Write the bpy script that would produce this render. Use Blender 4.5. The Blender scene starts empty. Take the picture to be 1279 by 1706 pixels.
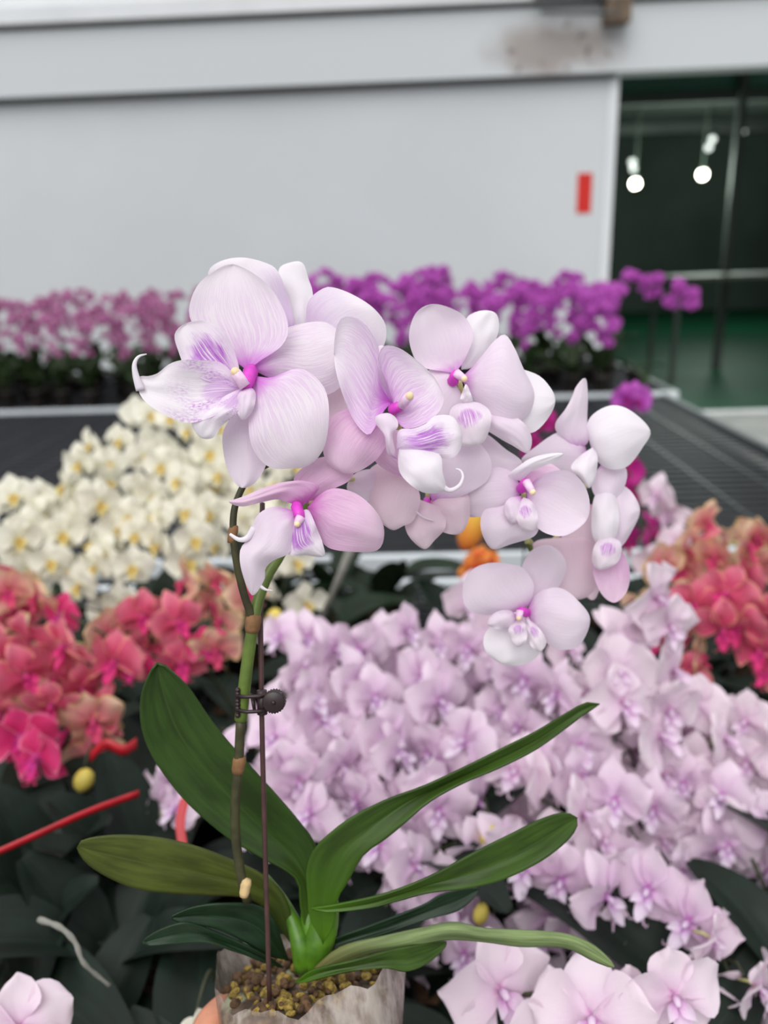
import bpy, math, random
import numpy as np
from mathutils import Vector, Matrix, noise

random.seed(11)
SC = bpy.context.scene
COL = SC.collection
R = math.radians

# ------------------------------------------------------------------ camera frame
FPX = 1282.0
CAM = Vector((0, 0, 1.5))
PITCH, ROLL, YAW = R(18.06), R(2.0), R(2.0)
_F0 = Vector((-math.sin(YAW), math.cos(YAW), 0))
_H = Vector((math.cos(YAW), math.sin(YAW), 0))
FW = (_F0 * math.cos(PITCH) + Vector((0, 0, -math.sin(PITCH)))).normalized()
_V = _H.cross(FW).normalized()
RT = _H * math.cos(ROLL) - _V * math.sin(ROLL)
UP = _V * math.cos(ROLL) + _H * math.sin(ROLL)

def W(px, py, d):
    """point seen at (px,py) of the 1279x1706 photo, d metres deep along the lens axis"""
    return CAM + FW * d + RT * ((px - 639.5) / FPX * d) - UP * ((py - 853.0) / FPX * d)
def ray(px, py):
    return FW + RT * ((px - 639.5) / FPX) - UP * ((py - 853.0) / FPX)
def PY(px, py, Y):
    r = ray(px, py); t = (Y - CAM.y) / r.y
    return CAM + r * t
def PZ(px, py, Z):
    r = ray(px, py); t = (Z - CAM.z) / r.z
    return CAM + r * t

cd = bpy.data.cameras.new('camera'); cam = bpy.data.objects.new('camera', cd); COL.objects.link(cam)
M = Matrix.Identity(4)
for i in range(3):
    M[i][0] = RT[i]; M[i][1] = UP[i]; M[i][2] = -FW[i]; M[i][3] = CAM[i]
cam.matrix_world = M
cd.sensor_fit = 'VERTICAL'; cd.sensor_height = 24; cd.lens = 24 * FPX / 1706
cd.clip_start = 0.02; cd.clip_end = 200
cd.dof.use_dof = True; cd.dof.focus_distance = 0.445; cd.dof.aperture_fstop = 2.9
SC.camera = cam

# ------------------------------------------------------------------ materials
def srgb(c):
    def f(x):
        x /= 255.0
        return x / 12.92 if x <= 0.04045 else ((x + 0.055) / 1.055) ** 2.4
    return (f(c[0]), f(c[1]), f(c[2]), 1)

class NT:
    def __init__(s, name):
        s.m = bpy.data.materials.new(name); s.m.use_nodes = True
        s.t = s.m.node_tree; s.n = s.t.nodes; s.l = s.t.links
        s.b = s.n['Principled BSDF']; s.out = s.n['Material Output']
    def add(s, typ, **kw):
        nd = s.n.new(typ)
        for k, v in kw.items(): setattr(nd, k, v)
        return nd
    def link(s, a, b): s.l.new(a, b)
    def math(s, op, a, b=None, clamp=False):
        nd = s.add('ShaderNodeMath', operation=op); nd.use_clamp = clamp
        for i, x in enumerate((a, b)):
            if x is None: continue
            if isinstance(x, (int, float)): nd.inputs[i].default_value = x
            else: s.link(x, nd.inputs[i])
        return nd.outputs[0]
    def mix(s, f, a, b):
        nd = s.add('ShaderNodeMix', data_type='RGBA')
        for sock, x in ((nd.inputs[0], f), (nd.inputs[6], a), (nd.inputs[7], b)):
            if isinstance(x, (int, float)): sock.default_value = x
            elif isinstance(x, tuple): sock.default_value = x
            else: s.link(x, sock)
        return nd.outputs[2]
    def smooth(s, x, a, b):
        nd = s.add('ShaderNodeMapRange', interpolation_type='SMOOTHSTEP')
        s.link(x, nd.inputs[0]); nd.inputs[1].default_value = a; nd.inputs[2].default_value = b
        return nd.outputs[0]
    def noise(s, scale, detail=2, vec=None, rough=.5):
        nd = s.add('ShaderNodeTexNoise'); nd.inputs['Scale'].default_value = scale
        nd.inputs['Detail'].default_value = detail; nd.inputs['Roughness'].default_value = rough
        if vec is not None: s.link(vec, nd.inputs['Vector'])
        return nd.outputs['Fac']

def simple(name, col, rough=.6, var=.0, scale=20, metal=0, spec=.5, bump=0):
    t = NT(name); b = t.b
    b.inputs['Roughness'].default_value = rough; b.inputs['Metallic'].default_value = metal
    b.inputs['Specular IOR Level'].default_value = spec
    c = srgb(col)
    tc = t.add('ShaderNodeTexCoord')
    n = t.noise(scale, 4, tc.outputs['Object'])
    if var > 0:
        dk = tuple(x * (1 - var) for x in c[:3]) + (1,)
        lt = tuple(min(1, x * (1 + var)) for x in c[:3]) + (1,)
        t.link(t.mix(t.smooth(n, .3, .7), dk, lt), b.inputs['Base Color'])
    else: b.inputs['Base Color'].default_value = c
    if bump:
        bp = t.add('ShaderNodeBump'); bp.inputs['Strength'].default_value = bump; bp.inputs['Distance'].default_value = .01
        t.link(n, bp.inputs['Height']); t.link(bp.outputs[0], b.inputs['Normal'])
    return t.m

def petal_mat(name, edge, mid, centre, vein, vein_s=.4, cen_r=.22, mid_r=.6, speck=None, transl=.3, rim=None, vfreq=40, patch=None):
    """u runs from the flower's heart (0) to the tip (1), v across the petal"""
    t = NT(name); b = t.b
    uv = t.add('ShaderNodeUVMap'); sp = t.add('ShaderNodeSeparateXYZ'); t.link(uv.outputs[0], sp.inputs[0])
    u, v = sp.outputs[0], sp.outputs[1]
    big = t.noise(4, 3, uv.outputs[0])
    uu = t.math('ADD', u, t.math('MULTIPLY', t.math('SUBTRACT', big, .5), .25))
    c = t.mix(t.smooth(uu, mid_r * .3, mid_r), srgb(mid), srgb(edge))
    c = t.mix(t.smooth(uu, 0.02, cen_r), srgb(centre), c)
    # veins: fine streaks that fan out with the petal
    cx = t.add('ShaderNodeCombineXYZ')
    t.link(t.math('MULTIPLY', v, vfreq), cx.inputs[0]); t.link(t.math('MULTIPLY', u, 3.2), cx.inputs[1])
    vn = t.noise(1.0, 3, cx.outputs[0], .55)
    vm = t.smooth(t.math('ABSOLUTE', t.math('SUBTRACT', vn, .5)), .11, .0)
    fade = t.math('MULTIPLY', t.smooth(uu, .97, .25), vein_s * .62)
    c = t.mix(t.math('MULTIPLY', vm, fade), c, srgb(vein))
    if speck:
        n2 = t.noise(34, 3, uv.outputs[0]); ptc = t.noise(3.1, 1, uv.outputs[0])
        sm = t.math('MULTIPLY', t.smooth(n2, .35, .75), t.smooth(ptc, .38, .66))
        bell = t.math('MULTIPLY', t.smooth(u, .0, .15), t.smooth(u, .8, .35))
        c = t.mix(t.math('MULTIPLY', t.math('MULTIPLY', sm, bell), .95), c, srgb(speck))
    if patch:
        pc, u0, u1, ps = patch[:4]
        um = (u0 + u1) / 2; hw = (u1 - u0) / 2
        du = t.math('DIVIDE', t.math('SUBTRACT', u, um), hw); dv = t.math('DIVIDE', t.math('SUBTRACT', v, .5), patch[4] if len(patch) > 4 else .30)
        rr = t.math('ADD', t.math('ADD', t.math('MULTIPLY', du, du), t.math('MULTIPLY', dv, dv)), t.math('MULTIPLY', t.math('SUBTRACT', t.noise(7, 3, uv.outputs[0]), .5), 1.6))
        c = t.mix(t.math('MULTIPLY', t.math('MULTIPLY', t.smooth(rr, 1.15, .1), t.smooth(vn, .3, .62)), ps), c, srgb(pc))
    if rim:
        ev = t.math('ABSOLUTE', t.math('SUBTRACT', v, .5))
        c = t.mix(t.math('MAXIMUM', t.smooth(ev, .40, .5), t.smooth(u, .9, 1.0)), c, srgb(rim))
    t.link(c, b.inputs['Base Color'])
    b.inputs['Roughness'].default_value = .55; b.inputs['Specular IOR Level'].default_value = .25
    b.inputs['Sheen Weight'].default_value = .15
    bp = t.add('ShaderNodeBump'); bp.inputs['Strength'].default_value = .16; bp.inputs['Distance'].default_value = .002
    t.link(vn, bp.inputs['Height']); t.link(bp.outputs[0], b.inputs['Normal'])
    tr = t.add('ShaderNodeBsdfTranslucent'); t.link(c, tr.inputs[0])
    mx = t.add('ShaderNodeMixShader'); mx.inputs[0].default_value = transl
    t.link(b.outputs[0], mx.inputs[1]); t.link(tr.outputs[0], mx.inputs[2]); t.link(mx.outputs[0], t.out.inputs[0])
    return t.m

def leaf_mat(name, col, base, rib, rough=.38, back=None):
    t = NT(name); b = t.b
    uv = t.add('ShaderNodeUVMap'); sp = t.add('ShaderNodeSeparateXYZ'); t.link(uv.outputs[0], sp.inputs[0])
    u, v = sp.outputs[0], sp.outputs[1]
    cx = t.add('ShaderNodeCombineXYZ')
    t.link(t.math('MULTIPLY', v, 40), cx.inputs[0]); t.link(t.math('MULTIPLY', u, 3), cx.inputs[1])
    n = t.noise(1, 3, cx.outputs[0]); blot = t.noise(5, 4, uv.outputs[0])
    c = t.mix(t.smooth(blot, .3, .7), srgb(tuple(x * .82 for x in col)), srgb(tuple(min(255, x * 1.12) for x in col)))
    c = t.mix(t.math('MULTIPLY', t.smooth(n, .4, .65), .22), c, srgb(tuple(x * .7 for x in col)))
    c = t.mix(t.smooth(u, .30, .0), c, srgb(base))
    ev = t.math('ABSOLUTE', t.math('SUBTRACT', v, .5))
    c = t.mix(t.math('MULTIPLY', t.smooth(ev, .03, .0), .6), c, srgb(rib))
    t.link(c, b.inputs['Base Color']); b.inputs['Roughness'].default_value = rough
    b.inputs['Specular IOR Level'].default_value = .25
    tr = t.add('ShaderNodeBsdfTranslucent'); t.link(c, tr.inputs[0])
    mx = t.add('ShaderNodeMixShader'); mx.inputs[0].default_value = .12
    t.link(b.outputs[0], mx.inputs[1]); t.link(tr.outputs[0], mx.inputs[2]); t.link(mx.outputs[0], t.out.inputs[0])
    return t.m

MT = {}
# hero orchid
MT['hA'] = petal_mat('petal_veined_white', (242, 233, 239), (237, 223, 235), (212, 120, 214), (205, 130, 215), .50, .30, .6)
MT['hC'] = petal_mat('petal_strong_vein', (240, 230, 238), (230, 202, 230), (212, 104, 214), (196, 110, 210), .75, .28, .75)
MT['hP'] = petal_mat('petal_pale_pink', (236, 222, 234), (234, 216, 232), (208, 130, 208), (214, 170, 216), .22, .24, .55)
MT['hW'] = petal_mat('petal_white', (244, 238, 243), (240, 232, 240), (236, 226, 238), (225, 205, 226), .15, .1, .5)
MT['hD'] = petal_mat('petal_rose', (234, 204, 224), (230, 190, 218), (206, 96, 190), (206, 120, 200), .55, .32, .8)
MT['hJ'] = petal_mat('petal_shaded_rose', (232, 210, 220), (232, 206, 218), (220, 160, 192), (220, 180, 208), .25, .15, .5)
MT['hB'] = petal_mat('petal_back', (240, 232, 238), (228, 206, 232), (205, 150, 220), (206, 150, 222), .3, .15, .8)
MT['hL'] = petal_mat('lip_speckled', (246, 240, 244), (242, 230, 241), (232, 200, 234), (215, 160, 220), .4, .14, .5, speck=(188, 104, 202), patch=((190, 110, 208), .02, .42, .65))
MT['hLp'] = petal_mat('lip_purple_patch', (244, 236, 242), (240, 226, 240), (232, 205, 234), (206, 140, 216), .5, .12, .6, patch=((178, 84, 200), .14, .74, .95, .42))
MT['hLs'] = petal_mat('lip_small_patch', (242, 232, 238), (238, 226, 236), (230, 206, 228), (210, 160, 216), .3, .12, .6, patch=((186, 96, 200), .26, .58, .85))
MT['colm'] = simple('column_magenta', (206, 62, 186), .45, .12, 200)
MT['colp'] = simple('column_pale', (232, 196, 224), .45, .12, 200)
MT['anther'] = simple('anther_cream', (238, 212, 170), .5, .1, 300)
MT['stemg'] = simple('stem_green', (92, 112, 44), .42, .25, 60)
MT['stemd'] = simple('stem_olive', (58, 56, 30), .5, .3, 90)
MT['pedi'] = simple('pedicel_green', (196, 196, 128), .5, .15, 60)
MT['node'] = simple('stem_node', (124, 88, 54), .7, .2, 200)
MT['cutend'] = simple('cut_bract', (196, 168, 120), .8, .15, 200)
MT['stake'] = simple('stake_brown', (72, 46, 44), .45, .2, 90)
MT['clip'] = simple('clip_plastic', (40, 24, 27), .4, .1, 90)
MT['leafA'] = leaf_mat('leaf_green', (52, 76, 30), (68, 96, 28), (64, 88, 40))
MT['leafB'] = leaf_mat('leaf_olive', (74, 84, 32), (56, 74, 26), (84, 94, 42), .45)
MT['leafC'] = leaf_mat('leaf_bright', (56, 80, 26), (70, 108, 20), (64, 88, 34))
MT['leafD'] = leaf_mat('leaf_deep', (32, 54, 34), (24, 42, 22), (52, 74, 48), .35)
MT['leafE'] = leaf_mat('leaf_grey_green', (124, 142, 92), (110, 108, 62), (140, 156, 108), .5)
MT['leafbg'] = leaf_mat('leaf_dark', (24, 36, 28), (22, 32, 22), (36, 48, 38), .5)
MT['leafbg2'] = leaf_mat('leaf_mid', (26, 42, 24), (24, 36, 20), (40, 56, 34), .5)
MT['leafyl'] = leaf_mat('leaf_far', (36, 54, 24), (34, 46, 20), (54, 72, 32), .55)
# background flowers: petal, lip
def fm(key, *a, lip=None, **k):
    MT[key] = petal_mat('petals_' + key, *a, **k)
    MT[key + '_lip'] = petal_mat('lip_' + key, *lip)
fm('lilac', (239, 219, 233), (232, 203, 227), (216, 130, 212), (214, 160, 218), .35, .16, .7, lip=((240, 226, 240), (222, 170, 224), (200, 90, 196), (190, 100, 200), .5, .3, .7))
fm('lilac_pale', (240, 223, 233), (236, 210, 228), (224, 160, 208), (224, 190, 222), .25, .16, .6, lip=((240, 222, 238), (226, 180, 220), (206, 110, 190), (200, 120, 200), .4, .3, .7))
fm('white', (244, 241, 226), (240, 238, 220), (226, 224, 170), (228, 228, 208), .15, .14, .5, lip=((238, 222, 150), (230, 196, 90), (214, 160, 60), (220, 160, 60), .3, .4, .8))
fm('coral', (222, 120, 142), (208, 74, 112), (206, 70, 124), (222, 84, 120), .6, .2, .9, lip=((226, 60, 130), (210, 50, 150), (226, 120, 210), (200, 40, 120), .4, .3, .7), rim=(232, 160, 140))
fm('peach', (230, 198, 168), (226, 148, 150), (216, 84, 116), (222, 100, 110), .6, .3, .9, lip=((222, 80, 120), (214, 60, 140), (226, 120, 210), (200, 40, 120), .4, .3, .7), rim=(230, 200, 140))
fm('rose', (216, 58, 118), (206, 34, 104), (206, 60, 160), (196, 30, 90), .5, .25, .7, lip=((214, 50, 130), (216, 80, 190), (226, 150, 220), (200, 40, 120), .4, .3, .7), rim=(230, 130, 160))
fm('magenta', (190, 40, 140), (176, 20, 120), (200, 60, 160), (160, 10, 100), .4, .2, .7, lip=((180, 20, 110), (170, 10, 100), (220, 120, 190), (160, 10, 100), .4, .3, .7))
fm('violet', (198, 96, 196), (184, 70, 180), (156, 30, 136), (170, 60, 170), .4, .25, .7, lip=((160, 24, 130), (150, 20, 120), (220, 150, 200), (150, 20, 120), .4, .3, .7))
fm('mauve', (204, 150, 184), (180, 84, 150), (150, 40, 110), (160, 60, 130), .5, .25, .8, lip=((160, 24, 120), (150, 20, 110), (220, 150, 200), (150, 20, 120), .4, .3, .7))
fm('orange', (236, 150, 70), (230, 120, 60), (210, 70, 50), (214, 80, 50), .6, .25, .8, lip=((214, 60, 60), (210, 50, 60), (226, 120, 90), (200, 40, 50), .4, .3, .7))
MT['bud'] = simple('bud_yellow', (206, 186, 84), .5, .2, 60)
MT['budp'] = simple('bud_pale', (214, 206, 160), .5, .2, 60)
MT['budo'] = petal_mat('bud_orange', (222, 190, 70), (232, 150, 60), (226, 110, 50), (220, 90, 60), .6, .3, .8)
MT['stalk'] = simple('stalk_dark', (54, 60, 36), .5, .2, 60)
MT['potbg'] = simple('pot_dark', (44, 38, 36), .5, .3, 40)
MT['soil'] = simple('potting_bark', (86, 62, 40), .9, .5, 160, bump=.6)
MT['moss'] = simple('moss_yellow', (146, 122, 56), .9, .5, 300, bump=.6)
MT['ribbon'] = simple('ribbon_red', (168, 14, 30), .45, .15, 60)
MT['root'] = simple('aerial_root_grey', (128, 128, 120), .7, .15, 60)
MT['steel'] = simple('rail_aluminium', (206, 212, 216), .4, .06, 10)
MT['railside'] = simple('rail_side_dark', (74, 78, 80), .5, .1, 10)
MT['black'] = simple('bench_mesh_black', (46, 48, 52), .45, .15, 30)
MT['legm'] = simple('bench_leg_steel', (120, 124, 126), .5, .1, 30, .6)
MT['wall'] = simple('wall_white_panel', (205, 209, 211), .85, .025, .9)
MT['panel'] = simple('upper_panel_white', (222, 224, 226), .8, .04, 2)
MT['gap'] = simple('shade_and_trim_grey', (96, 98, 98), .9, .1, 3)
MT['conc'] = simple('concrete_pale', (150, 152, 148), .85, .12, 3)
MT['green'] = simple('floor_paint_green', (12, 62, 40), .6, .2, .8, spec=.12)
MT['dark'] = simple('hall_wall_dark', (62, 74, 66), .9, .2, .6)
MT['darkgreen'] = simple('hall_band_green', (60, 100, 86), .8, .15, 1)
MT['steeld'] = simple('hall_steel', (58, 64, 60), .7, .15, 2)
MT['rust'] = simple('bracket_rust', (104, 88, 72), .8, .35, 12)
MT['red'] = simple('sticker_red', (206, 34, 22), .6, .05, 5)
MT['skin'] = simple('skin', (196, 132, 104), .5, .08, 120)
MT['tabletop'] = simple('hall_table_top', (74, 78, 70), .6, .1, 3)
MT['dirtpot'] = simple('bench_tray', (14, 15, 17), .6, .2, 30)

def beam_mat():
    t = NT('beam_white_stained'); tc = t.add('ShaderNodeTexCoord')
    c0 = PY(920, 80, 7.42)
    sub = t.add('ShaderNodeVectorMath', operation='SUBTRACT'); t.link(tc.outputs['Object'], sub.inputs[0]); sub.inputs[1].default_value = c0
    mul = t.add('ShaderNodeVectorMath', operation='MULTIPLY'); t.link(sub.outputs[0], mul.inputs[0]); mul.inputs[1].default_value = (1.45, 0.01, 3.4)
    ln = t.add('ShaderNodeVectorMath', operation='LENGTH'); t.link(mul.outputs[0], ln.inputs[0])
    n = t.noise(3.2, 4, tc.outputs['Object'])
    d = t.math('ADD', ln.outputs['Value'], t.math('MULTIPLY', t.math('SUBTRACT', n, .5), .9))
    c = t.mix(t.math('MULTIPLY', t.smooth(d, 1.0, .3), .8), srgb((204, 208, 210)), srgb((150, 138, 132)))
    n2 = t.noise(9, 2, tc.outputs['Object'])
    sp = t.math('MULTIPLY', t.smooth(n2, .60, .68), t.smooth(d, .9, .5))
    c = t.mix(t.math('MULTIPLY', sp, .7), c, srgb((96, 78, 72)))
    t.link(c, t.b.inputs['Base Color']); t.b.inputs['Roughness'].default_value = .8
    return t.m
MT['beam'] = beam_mat()

def emis(name, col, s):
    t = NT(name); t.b.inputs['Base Color'].default_value = srgb(col)
    t.b.inputs['Emission Color'].default_value = srgb(col); t.b.inputs['Emission Strength'].default_value = s
    return t.m
MT['bulb'] = emis('lamp_glow', (255, 250, 232), 14)
MT['bulb2'] = emis('lamp_glow_dim', (225, 232, 226), 2.2)

def potfilm_mat():
    t = NT('clear_pot_film'); tc = t.add('ShaderNodeTexCoord')
    mp = t.add('ShaderNodeMapping'); mp.inputs['Scale'].default_value = (1.6, 1.6, .5); t.link(tc.outputs['Object'], mp.inputs[0])
    n = t.noise(34, 4, mp.outputs[0], .6); n2 = t.noise(90, 3, tc.outputs['Object'])
    c = t.mix(t.smooth(n, .35, .65), srgb((146, 126, 112)), srgb((196, 184, 176)))
    t.link(c, t.b.inputs['Base Color']); t.b.inputs['Roughness'].default_value = .2
    bp = t.add('ShaderNodeBump'); bp.inputs['Strength'].default_value = .5; bp.inputs['Distance'].default_value = .004
    t.link(n, bp.inputs['Height']); t.link(bp.outputs[0], t.b.inputs['Normal'])
    tr = t.add('ShaderNodeBsdfTransparent'); mx = t.add('ShaderNodeMixShader')
    f = t.math('ADD', t.math('MULTIPLY', t.smooth(n, .35, .65), -.40), .60)
    t.link(f, mx.inputs[0]); t.link(t.b.outputs[0], mx.inputs[1]); t.link(tr.outputs[0], mx.inputs[2]); t.link(mx.outputs[0], t.out.inputs[0])
    return t.m
MT['film'] = potfilm_mat()
def subs_mat():
    t = NT('bark_and_roots'); tc = t.add('ShaderNodeTexCoord')
    v = t.add('ShaderNodeTexVoronoi'); v.inputs['Scale'].default_value = 75; t.link(tc.outputs['Object'], v.inputs['Vector'])
    n = t.noise(40, 5, tc.outputs['Object'])
    c = t.mix(t.smooth(v.outputs['Distance'], .1, .6), srgb((150, 128, 108)), srgb((74, 58, 48)))
    c = t.mix(t.smooth(n, .5, .62), c, srgb((166, 168, 140)))
    t.link(c, t.b.inputs['Base Color']); t.b.inputs['Roughness'].default_value = .9
    return t.m
MT['subs'] = subs_mat()

# ------------------------------------------------------------------ mesh helpers
class MB:
    def __init__(s): s.v = []; s.f = []; s.uv = []; s.mi = []; s.mats = []
    def slot(s, m):
        if m not in s.mats: s.mats.append(m)
        return s.mats.index(m)
    def grid(s, P, m, uv=None, close=False):
        """P[i][j] rows of points"""
        b = len(s.v); nu, nv = len(P), len(P[0]); k = s.slot(m)
        for r in P: s.v.extend(r)
        for i in range(nu - 1):
            for j in range(nv if close else nv - 1):
                j2 = (j + 1) % nv
                s.f.append((b + i * nv + j, b + i * nv + j2, b + (i + 1) * nv + j2, b + (i + 1) * nv + j))
                d = nv if close else nv - 1
                s.uv.append(((i / (nu - 1), j / d), (i / (nu - 1), (j + 1) / d), ((i + 1) / (nu - 1), (j + 1) / d), ((i + 1) / (nu - 1), j / d)))
                s.mi.append(k)
    def box(s, lo, hi, m):
        b = len(s.v); k = s.slot(m)
        for z in (lo[2], hi[2]):
            for x, y in ((lo[0], lo[1]), (hi[0], lo[1]), (hi[0], hi[1]), (lo[0], hi[1])): s.v.append(Vector((x, y, z)))
        for f in ((0, 3, 2, 1), (4, 5, 6, 7), (0, 1, 5, 4), (1, 2, 6, 5), (2, 3, 7, 6), (3, 0, 4, 7)):
            s.f.append(tuple(b + i for i in f)); s.uv.append(((0, 0), (1, 0), (1, 1), (0, 1))); s.mi.append(k)
    def tube(s, pts, rad, m, seg=10, caps=True):
        pts = [Vector(p) for p in pts]; n = len(pts)
        if isinstance(rad, (int, float)): rad = [rad] * n
        T = [(pts[min(i + 1, n - 1)] - pts[max(i - 1, 0)]).normalized() for i in range(n)]
        a = Vector((0, 0, 1)) if abs(T[0].z) < .9 else Vector((1, 0, 0))
        N = T[0].cross(a).normalized(); rows = []
        for i in range(n):
            N = (N - T[i] * N.dot(T[i])).normalized(); B = T[i].cross(N)
            rows.append([pts[i] + (N * math.cos(2 * math.pi * k / seg) + B * math.sin(2 * math.pi * k / seg)) * rad[i] for k in range(seg)])
        if caps:
            rows = [[pts[0] - T[0] * rad[0] * .01] * seg] + rows + [[pts[-1] + T[-1] * rad[-1] * .4] * seg]
        s.grid(rows, m, close=True)
    def ball(s, c, rx, m, ry=None, rz=None, axis=None, seg=12, rings=8):
        ry = ry or rx; rz = rz or rx; c = Vector(c)
        q = Vector((0, 0, 1)).rotation_difference(Vector(axis).normalized()) if axis is not None else None
        rows = []
        for i in range(rings + 1):
            th = math.pi * i / rings; r = []
            for k in range(seg):
                ph = 2 * math.pi * k / seg
                p = Vector((rx * math.sin(th) * math.cos(ph), ry * math.sin(th) * math.sin(ph), -rz * math.cos(th)))
                if q: p = q @ p
                r.append(c + p)
            rows.append(r)
        s.grid(rows, m, close=True)
    def mesh(s, name, smooth=True):
        me = bpy.data.meshes.new(name); me.from_pydata([tuple(v) for v in s.v], [], s.f)
        for m in s.mats: me.materials.append(m)
        ul = me.uv_layers.new(name='UVMap')
        ul.data.foreach_set('uv', [c for f in s.uv for p in f for c in p])
        me.polygons.foreach_set('material_index', s.mi)
        if smooth: me.polygons.foreach_set('use_smooth', [True] * len(s.f))
        me.update(); return me
    def build(s, name, parent=None, smooth=True, loc=None):
        me = s.mesh(name, smooth)
        return link(name, me, parent, loc)

def link(name, me, parent=None, loc=None, mat=None):
    o = bpy.data.objects.new(name, me); COL.objects.link(o)
    if parent is not None:
        o.parent = parent
        o.matrix_parent_inverse = Matrix.Identity(4)
        if mat is not None: o.matrix_basis = mat
        else: o.matrix_basis = WORLD[parent.name].inverted() if parent.name in WORLD else Matrix.Identity(4)
    elif mat is not None: o.matrix_world = mat
    return o
WORLD = {}
def thing(name, loc, label, cat, group=None):
    o = bpy.data.objects.new(name, None); COL.objects.link(o); o.location = loc; o.empty_display_size = .05
    o['label'] = label; o['category'] = cat
    if group: o['group'] = group
    WORLD[o.name] = Matrix.Translation(Vector(loc))
    return o
def tag(o, label, cat, group=None):
    o['label'] = label; o['category'] = cat
    if group: o['group'] = group
    return o
def struct(o): o['kind'] = 'structure'; return o

def crom(P, n, end=None):
    """n points along a Catmull-Rom curve through P (tuples of equal length), by chord length"""
    P = [np.array(p, float) for p in P]
    Q = [2 * P[0] - P[1]] + P + [2 * P[-1] - P[-2] if end is None else np.array(end, float)]
    L = [0]
    for i in range(len(P) - 1): L.append(L[-1] + max(1e-9, np.linalg.norm((P[i + 1] - P[i])[:2] if len(P[0]) > 3 else P[i + 1] - P[i])))
    out = []
    for k in range(n):
        s = L[-1] * k / (n - 1); i = 0
        while i < len(P) - 2 and s > L[i + 1]: i += 1
        t = (s - L[i]) / (L[i + 1] - L[i]); p0, p1, p2, p3 = Q[i:i + 4]
        out.append(.5 * ((2 * p1) + (-p0 + p2) * t + (2 * p0 - 5 * p1 + 4 * p2 - p3) * t * t + (-p0 + 3 * p1 - 3 * p2 + p3) * t ** 3))
    return out

def petal(mb, base, Lp, tip, Rp, d, mat, bulge=0.0, tilt=0.0, ruf=.0007, nu=26, nv=17, fold=0.0):
    """a petal or leaf spanned between its two edges; d = depth at base, middle, tip.
    bulge >0 arches the middle towards the viewer, tilt turns one edge back, fold creases the midrib"""
    def order(q):
        f = lambda q: sum(math.dist(a, b) for a, b in zip([base] + q, q + [tip]))
        return q if f(q) <= f(q[::-1]) else q[::-1]
    Lp, Rp = order(Lp), order(Rp)
    Lc = crom([base] + Lp + [tip], nu, Rp[-1]); Rc = crom([base] + Rp + [tip], nu, Lp[-1])
    rows = []; sd = random.random() * 50
    for i in range(nu):
        u = i / (nu - 1)
        db = d[0] * (1 - u) * (1 - 2 * u) + 4 * d[1] * u * (1 - u) + d[2] * u * (2 * u - 1)
        s = math.sin(math.pi * min(1, u * .95 + .02)) ** .8
        r = []
        for j in range(nv):
            v = j / (nv - 1)
            p = Lc[i] * (1 - v) + Rc[i] * v
            dd = db - bulge * 4 * v * (1 - v) * s + tilt * (v - .5) * 2 * s + fold * (1 - abs(2 * v - 1)) * s
            ed = abs(2 * v - 1) ** 2
            dd += ruf * (math.sin(u * 13 + sd) * (1 if v < .5 else -1) * ed * 1.6 + 1.2 * (noise.noise(Vector((u * 4, v * 4, sd))))) * s * 1.6
            r.append(W(p[0], p[1], dd))
        rows.append(r)
    mb.grid(rows, mat)

def tendril(mb, pts, mat, w0=3.2, w1=.8):
    P = crom(pts, 16)
    mb.tube([W(*p) for p in P], [(w0 + (w1 - w0) * i / 15) / FPX * P[i][2] for i in range(16)], mat, 8)

# ------------------------------------------------------------------ HERO ORCHID
hero = thing('potted_orchid', W(520, 1790, .53), 'tall pale pink orchid in a clear film pot, held up in front of the benches', 'orchid')
def at(obj_mb, name, parent): return obj_mb.build(name, parent)

def build_flower(spec, label):
    """spec: rec (pedicel path), parts list, column"""
    mb = MB()
    P = crom(spec['ped'], 10)
    mb.tube([W(*p) for p in P], [4.2 / FPX * p[2] for p in P], MT['pedi'], 8)
    fl = mb.build('flower', hero); fl['label'] = label
    WORLD[fl.name] = Matrix.Identity(4)
    fl_world = fl
    for kind, items in spec['parts']:
        mb = MB()
        for it in items:
            if it[0] == 'T': tendril(mb, it[1], MT[it[2]], *it[3:])
            else:
                base, Lp, tip, Rp, d, mt = it[:6]; kw = it[6] if len(it) > 6 else {}
                petal(mb, base, Lp, tip, Rp, d, MT[mt], **kw)
        o = mb.build(kind); o.parent = fl_world; o.matrix_parent_inverse = (WORLD[hero.name] @ WORLD[hero.name].inverted())
        o.matrix_basis = Matrix.Identity(4)
    if 'col' in spec:
        (x0, y0, d0), (x1, y1, d1), r, cap = spec['col']
        mb = MB(); a, b = W(x0, y0, d0), W(x1, y1, d1); rr = r / FPX * d0
        pts = [a.lerp(b, t) for t in (0, .25, .5, .75, 1)]
        mb.tube(pts, [rr * k for k in (.6, 1.0, .9, .95, .75)], MT['colm'], 12)
        if cap:
            cx, cy, cdp, cr = cap; mb.tube([b, W(cx, cy, cdp)], [rr * .8, cr / FPX * cdp * 1.0], MT['colp'], 10, caps=True)
            mb.ball(W(cx, cy, cdp - .0005), cr / FPX * cdp * .92, MT['anther'])
        o = mb.build('column'); o.parent = fl_world

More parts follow.
